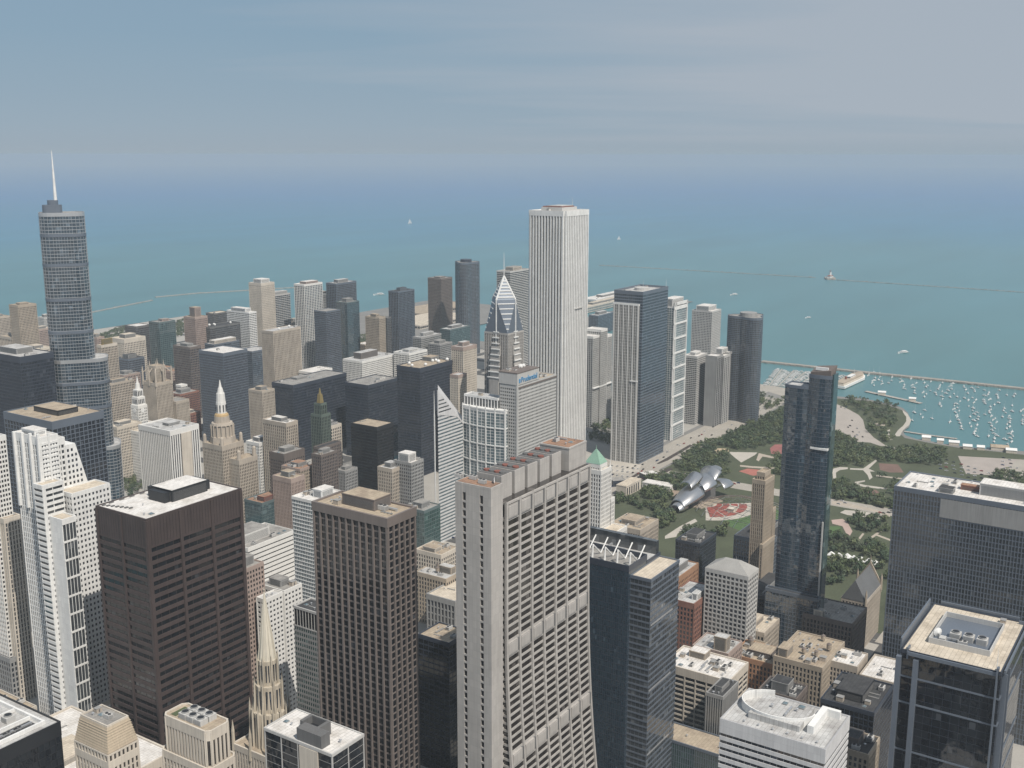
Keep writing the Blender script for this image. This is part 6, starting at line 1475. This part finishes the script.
GROVES = [  # (outline, spacing, share kept, what it stands beside)
 (P4([(0,560),(120,490),(260,420),(400,350),(520,300),(640,240),(690,220),(690,500),(560,510),(470,560),(300,560),(240,540),(120,530)]), 8.5, .95, 'in the dense park grove beside the broad road', 'grove_road'),
 (P5([(600,190),(720,90),(860,20),(1000,0),(900,70),(940,120),(1020,80),(1024,300),(900,290),(740,270),(640,240),(590,215)]), 8.5, .95, 'in the grove across the road from the bandshell', 'grove_shell'),
 (P5([(350,310),(420,290),(580,270),(700,290),(830,310),(800,360),(700,410),(570,395),(440,350)]), 8.5, .9, 'in the dark tree rows behind the white park theatre', 'grove_theatre'),
 (P5([(320,420),(380,400),(560,430),(590,470),(500,500),(330,460)]), 8, .9, 'in the tree row in front of the white park theatre', 'grove_front'),
 (P5([(100,470),(200,460),(470,510),(560,560),(600,640),(520,740),(470,768),(465,600),(330,510),(190,500),(100,560)]), 8.5, .8, 'beside the path below the bandshell', 'grove_path'),
 (P5([(620,768),(660,740),(760,690),(840,700),(930,720),(1024,690),(1024,768)]), 9, .6, 'on the lawn edge below the red seats', 'grove_seats'),
 (P2([(490,120),(560,110),(700,200),(840,235),(1030,250),(1024,340),(880,345),(840,315),(740,380),(620,372),(500,380)]), 8.5, .92, 'in the long grove below the curving lakeside drive', 'grove_drive'),
 (P2([(1010,230),(1270,225),(1420,240),(1430,330),(1300,370),(1180,360),(1040,350)]), 8.5, .95, 'in the grove in front of the harbour sheds', 'grove_shed'),
 (P2([(500,480),(620,490),(690,540),(830,605),(1010,640),(1010,745),(800,690),(620,650),(495,640)]), 8.5, .85, 'in the band of trees above the garden road', 'grove_garden'),
 (P3([(690,60),(880,70),(1010,90),(1010,180),(860,180),(760,160)]), 8.5, .8, 'behind the crossing paths east of the blue glass tower', 'grove_paths'),
 (P3([(530,200),(700,215),(760,260),(1010,290),(1020,420),(900,400),(720,340),(540,350)]), 8, .95, 'in the dark tree row behind the white tents', 'grove_tents'),
 (P3([(530,400),(700,410),(900,440),(960,430),(1010,460),(1010,560),(940,480),(820,520),(700,590),(540,600)]), 8.5, .85, 'in front of the white tents by the gabled club house', 'grove_club'),
 (Z8([(150,285),(300,310),(440,330),(600,350),(640,400),(610,440),(620,520),(560,540),(420,470),(330,440),(230,385),(150,345)], 820, 360), 10, .55, 'on the green point beside the curved shore path', 'grove_point'),
 (Z8([(390,470),(520,540),(545,620),(600,650),(580,680),(470,640),(400,580),(370,500)], 820, 360), 10, .6, 'between the lakeside drive and the shore path', 'grove_between'),
 (P4([(350,90),(490,100),(520,140),(560,150),(690,165),(690,215),(560,190),(500,200),(350,205)]), 10, .6, 'by the dark harbour tower at the end of the road', 'grove_end'),
 (G([(988,470),(1030,476),(1030,496),(998,492)]), 9, .9, 'beside the pale harbour car park', 'grove_lot'),
 (G([(748,402),(770,401),(778,408),(750,412)]), 9, .5, 'by the ramp of the broad road', 'grove_ramp'),
 (P4([(40,270),(180,255),(330,175),(350,200),(200,290),(60,300)]), 9, .5, 'at the foot of the piered apartment slab', 'grove_foot'),
 (G([(588,402),(612,398),(613,446),(590,440)]), 9, .85, 'in the little park behind the marble skyscraper', 'grove_small'),
 (G([(118,476),(136,470),(146,486),(128,500)]), 9, .8, 'on the river bank below the clock tower', 'grove_river'),
 (G([(94,338),(125,327),(132,336),(98,350)]), 10, .7, 'on the shore beyond the rounded silver skyscraper', 'a'),
 (G([(174,325),(192,316),(196,330),(178,338)]), 10, .7, 'on the shore beside the pink stepped tower', 'b'),
 (G([(352,338),(392,325),(400,345),(360,356)]), 10, .6, 'around the low blocks before the notched dark blue tower', 'c'),
 (G([(26,322),(50,318),(52,330),(30,334)]), 10, .6, 'on the shore west of the rounded silver skyscraper', 'd'),
 (P5([(240,500),(460,520),(540,600),(470,640),(330,560),(240,540)]), 9, .7, 'on the lawn beside the beige park front block', 'e'),
 (P4([(600,600),(690,600),(690,768),(560,768),(540,690),(600,690)]), 9, .75, 'west of the slim blue glass tower by the red court', 'f'),
 (P2([(490,560),(640,580),(640,640),(495,640)]), 9, .8, 'right beside the slim blue glass tower above the garden road', 'g'),
 (P2([(880,455),(1060,480),(1060,620),(960,600),(930,560)]), 9, .7, 'in the garden in front of the dark gridded slab', 'h'),
 ([(960,-280),(1280,-280),(1280,175),(960,175)], 15, .55, 'in the southern park', 'i'),
 ([(1330,-280),(1520,-280),(1520,175),(1330,175)], 15, .55, 'in the southern lakeside park', 'j'),
]
cand = []
rr = random.Random(77)
for gi, (P, sp, keep, where, gname) in enumerate(GROVES):
    xs = [p[0] for p in P]; ys = [p[1] for p in P]; x = min(xs)
    while x < max(xs):
        y = min(ys)
        while y < max(ys):
            px_, py_ = x+rr.uniform(-.42,.42)*sp, y+rr.uniform(-.42,.42)*sp
            if rr.random() < keep and inpoly(px_, py_, P): cand.append((px_, py_, gi))
            y += sp
        x += sp
def toscreen(p):
    d = Vector(p)-CAM_POS; z = d.dot(CF); return 512+CAM_F*d.dot(CR)/z, 384-CAM_F*d.dot(CU)/z, d.length
def seen(c):
    a = toscreen((c[0], c[1], 6)); return 0 < a[0] < 1024 and 0 < a[1] < 768
cand.sort(key=lambda c: (not seen(c), toscreen((c[0], c[1], 6))[2]))
SING = 300
bv = []; bf = []; bm_ = []
base_v = [crown_mesh(200+i, None, 120) for i in range(5)]
for k, (x, y, gi) in enumerate(cand):
    s = rr.uniform(.75, 1.35); i = rr.randrange(5); rz = rr.uniform(0, 6.28)
    if k < SING:
        t_ = thing('tree', 'leafy green tree '+GROVES[gi][3], 'tree', (x, y, 0), 'park trees '+GROVES[gi][3]); t_.rotation_euler[2] = rz; t_.scale = (s, s, s*rr.uniform(.9,1.15))
        inst('trunk', TRUNKS[i % 2], t_); inst('crown', CROWNS[i], t_)
    else:
        v, f = base_v[i]; c_, s_ = math.cos(rz), math.sin(rz); b0 = len(bv)
        bv += [(x+s*1.12*(a*c_-b_*s_), y+s*1.12*(a*s_+b_*c_), s*z) for a, b_, z in v]; bf += [tuple(b0+j for j in q_) for q_ in f]; bm_ += [i]*len(f)
if bf:
    me = bpy.data.meshes.new('park_woods'); me.from_pydata(bv, [], bf)
    for m in LEAF: me.materials.append(m)
    me.polygons.foreach_set('material_index', bm_); me.update(); o = bpy.data.objects.new('park_woods', me); COL.objects.link(o); o['kind'] = 'stuff'
print('TREES', len(cand))

# ================================================================== HARBOUR
WHITE = WL['paint']
def sailboat_mesh():
    q = MB(); L0 = 4.6
    sec = [(-L0,.9,.9),(-2,1.5,.85),(1.2,1.4,.95),(3.6,.7,1.15),(L0+.6,.05,1.3)]
    for x_, hw, z in sec: q.v += [(x_,-hw,z),(x_,-hw*.45,-.4),(x_,hw*.45,-.4),(x_,hw,z)]
    for i in range(4):
        for j in range(3): q.face([i*4+j, (i+1)*4+j, (i+1)*4+j+1, i*4+j+1], 0)
        q.face([i*4, i*4+3, (i+1)*4+3, (i+1)*4], 0)
    q.face([0,1,2,3],0); q.box(-1.6,-.75,.9,1.8,.75,1.5,0); q.box(-1.4,-.77,1.1,1.5,.77,1.3,1); q.tube((.8,0,1),(.8,0,11.5),.10,0,4,.06); q.tube((.8,0,2.2),(-3.4,0,2.3),.28,0,5)
    return q.mesh('sailboat', [WHITE, WL['navy']])
SB = sailboat_mesh()
q = MB(); sec = [(-5,1.5,1.2),(-1,1.8,1.2),(3,1.3,1.5),(5.6,.1,1.8)]
for x_, hw, z in sec: q.v += [(x_,-hw,z),(x_,-hw*.5,-.5),(x_,hw*.5,-.5),(x_,hw,z)]
for i in range(3):
    for j in range(3): q.face([i*4+j, (i+1)*4+j, (i+1)*4+j+1, i*4+j+1])
    q.face([i*4, i*4+3, (i+1)*4+3, (i+1)*4])
q.face([0,1,2,3]); q.box(-3.2,-1.2,1.2,1.6,1.2,2.6); q.box(-2.9,-1.22,1.7,1.3,1.22,2.2,1); q.box(-3.4,-1.3,2.6,.9,1.3,2.75)
MBT = q.mesh('motor_boat', [WHITE, GL['dark']])
r = random.Random(5); spots = []
fields = [((868,372),(1023,394),(1023,408),(930,400),(900,388),(868,386)), ((928,402),(1023,410),(1023,444),(1005,446),(985,440),(960,430),(955,412)), ((906,412),(930,408),(955,425),(955,433),(930,430),(914,424))]
for fi, (Fp, cnt) in enumerate(zip(fields, (84, 84, 7))):
    k = 0; tries = 0
    while k < cnt and tries < 4000:
        tries += 1; px_ = r.uniform(min(p[0] for p in Fp), max(p[0] for p in Fp)); py_ = r.uniform(min(p[1] for p in Fp), max(p[1] for p in Fp))
        if fi == 1: px_ = 958+round((px_-958)/17)*17+r.gauss(0,2.0)+(py_-425)*.12
        if not inpoly(px_, py_, Fp): continue
        p = un(px_, py_, -1.6)
        if any((p.x-a)**2+(p.y-b_)**2 < 170 for a, b_ in spots): continue
        spots.append((p.x, p.y)); k += 1
        o = inst('sailboat', SB, None, (p.x, p.y, -1.35), R_(200)+r.gauss(0,.35), None); s = r.uniform(.85,1.3); o.scale = (s,s,s)
        tag(o, ('small white sailboat moored close under the long breakwater', 'small white sailboat moored in loose rows in the open harbour', 'small white sailboat moored near the curved shore path')[fi], 'sailboat', ('sailboats moored under the breakwater','sailboats moored in the harbour','sailboats by the shore path')[fi])
# docks and motor boats of the marina
for k in range(6):
    a = un(768+k*10, 387-k*.6, -1.2); b_ = un(782+k*12, 369+k*1.2, -1.2)
    d = (b_-a).normalized(); n_ = Vector((d.y,-d.x,0)); L_ = (b_-a).length
    q = MB(); q.obox((0,0), (d.x,d.y), (n_.x,n_.y), 0, L_, -1.3, 1.3, -.6, .3)
    for j in range(int(L_/11)): q.obox((d.x*j*11,d.y*j*11), (d.x,d.y), (n_.x,n_.y), 0, .9, -12, 12, -.6, .2)
    o = q.build('marina_dock', CONC, None, (a.x, a.y, -1.0)); tag(o, 'white finger dock lined with motor boats beyond the broad road', 'dock', 'finger docks of the marina')
    for j in range(int(L_/11)):
        for s in (-1, 1):
            if r.random() < .8:
                p = a+d*(j*11+5.2)+n_*s*7.5; o = inst('motor_boat', MBT, None, (p.x, p.y, -1.5), math.atan2(n_.y*s, n_.x*s)); sc_ = r.uniform(.8,1.15); o.scale = (sc_,)*3
                tag(o, 'white motor boat tied up at a finger dock of the marina', 'motor boat', 'motor boats at the marina docks')
def ship():
    a = un(838, 389, -1.6); b_ = un(862, 377, -1.6); d = (b_-a); L_ = d.length; root = thing('moored_ship', 'large white moored ship with tan upper decks beside the park point', 'ship', ((a.x+b_.x)/2, (a.y+b_.y)/2, -1.6)); root.rotation_euler[2] = math.atan2(d.y, d.x)
    h = L_/2; wd = 15; q = MB()
    pl = [(-h,-wd*.8),(h*.55,-wd),(h*.85,-wd*.6),(h,0),(h*.85,wd*.6),(h*.55,wd),(-h,wd*.8)]
    q.prism(offset(pl,-2), -.5, 1.5, 1, scale=pl); q.prism(pl, 1.5, 6, 0); q.build('hull', [WHITE, WL['dgrey']], root)
    q = MB(); q.prism(offset(pl,-2.5), 6, 9, 0); q.prism(offset(pl,-4), 9, 11.5, 1); q.build('deckhouse', [WL['cream'], WL['tan']], root)
    q = MB(); q.box(-h*.2,-4,11.5,h*.25,4,14.5); q.box(-h*.22,-4.1,13,h*.27,4.1,13.8,1); q.build('bridge', [WHITE, GL['dark']], root)
    q = MB(); q.tube((-h*.4,0,11),(-h*.4,0,17),2,0,10); q.build('funnel', WL['rust'], root); q = MB(); q.tube((h*.3,0,12),(h*.3,0,24),.3,0,5); q.build('mast', WHITE, root)
ship()
def lighthouse():
    c = un(830, 279, -1.6); root = thing('lighthouse', 'tiny white harbour lighthouse on its stone base far out on the water', 'lighthouse', (c.x, c.y, -1.6))
    q = MB(); q.prism(rounded(60,34,8,.4), -.6, 5); q.build('base', m_rock, root)
    q = MB(); q.tube((0,0,5),(0,0,24),5,0,12,3.6); q.tube((0,0,24),(0,0,25),4.6,0,12); q.build('tower', WHITE, root)
    q = MB(); q.tube((0,0,25),(0,0,28.5),2.2,1,10); q.tube((0,0,28.5),(0,0,31),2.6,0,10,.1); q.build('lantern', [WL['rust'], GL['pale']], root)
    q = MB(); q.box(-16,-6,5,-6,6,12); q.box(6,-6,5,15,6,11); q.prism(rect(-17,-7,-5,7),12,15,1,scale=rect(-12,-1,-10,1)); q.prism(rect(5,-7,16,7),11,14,1,scale=rect(10,-1,11,1)); q.build('keeper_house', [WHITE, WL['rust']], root)
lighthouse()
q = MB(); q.v = []
sec = [(-9,2.4,2),(-3,3,1.8),(4,2.4,2.2),(10,.1,3)]
for x_, hw, z in sec: q.v += [(x_,-hw,z),(x_,-hw*.5,-.5),(x_,hw*.5,-.5),(x_,hw,z)]
for i in range(3):
    for j in range(3): q.face([i*4+j, (i+1)*4+j, (i+1)*4+j+1, i*4+j+1])
    q.face([i*4, i*4+3, (i+1)*4+3, (i+1)*4])
q.face([0,1,2,3]); q.tube((1,0,2),(1,0,26),.3,0,5,.1)
b0 = len(q.v); q.v += [(.6,.2,3.5),(-9,2.6,3.8),(-4,1.6,14),(.6,.1,25),(1.4,-.2,3.4),(9.5,-1.2,3),(5,1.0,13),(1.4,0,23)]
q.face([b0,b0+1,b0+2,b0+3]); q.face([b0+4,b0+5,b0+6,b0+7]); SAIL = q.mesh('sailing_yacht', [WHITE])
for (px_, py_, s, lab) in ((410,224,1.35,'white sailing yacht alone far out above the black office group'), (619,240,.9,'faint white sailing yacht far out right of the marble skyscraper')):
    p = un(px_, py_, -1.6); o = inst('sailing_yacht', SAIL, None, (p.x, p.y, -1.4), 2.2, (s,s,s)); tag(o, lab, 'yacht')
for (px_, py_, s, lab) in ((903,353,1.8,'white motor boat running on the lake beyond the breakwater'), (734,295,1.8,'white motor boat crossing beyond the harbour towers'), (379,295,2.2,'white motor boat on the lake left of the notched dark blue tower'), (808,318,1.2,'small white motor boat on the lake above the blue glass park tower')):
    p = un(px_, py_, -1.6); o = inst('motor_boat', MBT, None, (p.x, p.y, -1.5), 2.6, (s*1.5,s*1.5,s)); tag(o, lab, 'motor boat')
# sheds and masts on the harbour edge
for (px_, py_, L_, wd, lab) in ((878,394.6,13,6,'white harbour shed on the pier by the moored ship'),(922,440,12,9,'white gabled boathouse at the harbour edge, westernmost of the row'),(937,443,9,7,'second white boathouse, smallest of the shoreline row'),(949,445,14,9,'long white boathouse in the middle of the shoreline row'),(963,449,12,9,'tan roofed boathouse between two white ones'),(977,450,10,8,'white boathouse east of the tan roofed one'),(991,450,24,18,'large tan roofed harbour hall near the picture edge'),(1006,453,14,10,'white harbour shed beside the large tan roofed hall'),(909,401,11,5,'low white float house at the end of the timber pier')):
    p = un(px_, py_, 0); root = thing('boathouse', lab, 'boathouse', (p.x, p.y, 0))
    root.rotation_euler[2] = R_(-75)
    q = MB(); q.box(0,0,-1.2,L_,wd,4.5); q.build('wall', WL['cream'], root)
    q = MB(); q.v = [(-.6,-.6,4.4),(L_+.6,-.6,4.4),(L_+.6,wd+.6,4.4),(-.6,wd+.6,4.4),(-.6,wd/2,7),(L_+.6,wd/2,7)]
    for f in [(0,1,5,4),(2,3,4,5),(3,0,4),(1,2,5),(3,2,1,0)]: q.face(list(f))
    q.build('roof', WHITE if 'white' in lab else RF['tan'], root)
# white tents in the park
for k, (px_, py_) in enumerate([(831,557),(838.5,558.5),(847,559),(853.5,561),(861,562.5),(868.5,564),(875,566)]):
    p = un(px_, py_, 0); root = thing('park_tent', 'white pointed tent in the row of seven behind the gabled club house', 'tent', (p.x, p.y, 0), 'row of white park tents')
    q = MB(); q.prism(rect(-4,-4,4,4), 2.6, 6.6, 0, scale=rect(-.15,-.15,.15,.15)); q.prism(rect(-4,-4,4,4), 2.1, 2.6, 0); q.build('canopy', WHITE, root)
    q = MB()
    for a in (-3.8,3.8):
        for b_ in (-3.8,3.8): q.tube((a,b_,0),(a,b_,2.2),.08,0,5)
    q.build('pole', WL['alum'], root)

# ================================================================== CARS
CARC = [mat('car_paint_white', (.7,.7,.7), .3, .03), mat('car_paint_black', (.02,.02,.022), .3, .03), mat('car_paint_silver', (.4,.41,.42), .3, .03), mat('car_paint_red', (.30,.03,.025), .3, .03), mat('car_paint_blue', (.03,.06,.16), .3, .03)]
def car_mesh(m):
    q = MB(); q.prism([(-2.2,-.85),(2.1,-.85),(2.3,-.6),(2.3,.6),(2.1,.85),(-2.2,.85)], .35, .95, 0); b0 = len(q.v)
    q.prism(rect(-1.7,-.78,1.0,.78), .95, 1.48, 1, 0, scale=rect(-1.25,-.66,.45,.66))
    for a in (-1.4,1.4):
        for s in (-.85,.85): q.tube((a,s-.1,.34),(a,s+.1,.34),.34,2,8)
    return q.mesh('car', [m, GL['black'], WL['black']])
CARS = [car_mesh(m) for m in CARC]; CN = ['white','black','silver grey','red','blue']
def cars(where, group, pts, rz, seed):
    r = random.Random(seed)
    for (x, y) in pts:
        i = r.choices(range(5), (4,4,4,1,1))[0]; o = inst('car', CARS[i], None, (x, y, .05), rz+r.choice((0, math.pi))+r.gauss(0,.02)); tag(o, CN[i]+' car '+where, 'car', CN[i]+' cars '+group)
r = random.Random(8)
cars('driving on the broad east west road by the park', 'on the broad road', [(r.uniform(1150,1800), r.choice((616,622,628,636,641,647))) for _ in range(46)], 0, 1)
cars('driving on the road behind the bandshell', 'on the road behind the bandshell', [(r.choice((1294,1300,1308,1314)), r.uniform(230,600)) for _ in range(26)], math.pi/2, 2)
a = [un(940+k*7+r.uniform(-1,1), 458+(k % 9)*2.2+j*3.6, 0) for k in range(11) for j in range(4)]
cars('parked on the pale harbour car park', 'on the harbour car park', [(p.x, p.y) for p in a], math.pi/2, 3)
cars('driving on the garden road', 'on the garden road', [(r.uniform(960,1600), r.choice((191,195,201,205))) for _ in range(20)], 0, 4)
lot = [un(612+i*5.2, 466+j*4.6+i*.6, 0) for i in range(7) for j in range(4)]
cars('parked below the pinstriped glass tower', 'below the pinstriped tower', [(p.x, p.y) for p in lot], 0, 6)
ld = [(un(838+18*t_+r.uniform(-3,9), 404+36*t_, 0)) for t_ in [r.random() for _ in range(16)]]
cars('driving on the curving lakeside drive', 'on the lakeside drive', [(p.x, p.y) for p in ld], R_(215), 7)
st = [(x, y) for x, y in [(r.choice(NS[4:])+r.choice((-4,4)), r.uniform(80,860)) for _ in range(40)]]
cars('driving along a city street between the towers', 'in the city streets', st, math.pi/2, 9)

# ================================================================== THE AIR
m = bpy.data.materials.new('haze_air'); m.use_nodes = True; t = m.node_tree; t.nodes.clear()
o_ = t.nodes.new('ShaderNodeOutputMaterial'); pv = t.nodes.new('ShaderNodeVolumePrincipled'); pv.inputs['Color'].default_value = (*HAZE_COLOR, 1); pv.inputs['Density'].default_value = HAZE_DENSITY; pv.inputs['Anisotropy'].default_value = .0
t.links.new(pv.outputs[0], o_.inputs['Volume'])
q = MB(); q.box(-4000, -22000, -4.0, 44000, 44000, 432); hz = q.build('haze', m); hz['kind'] = 'stuff'
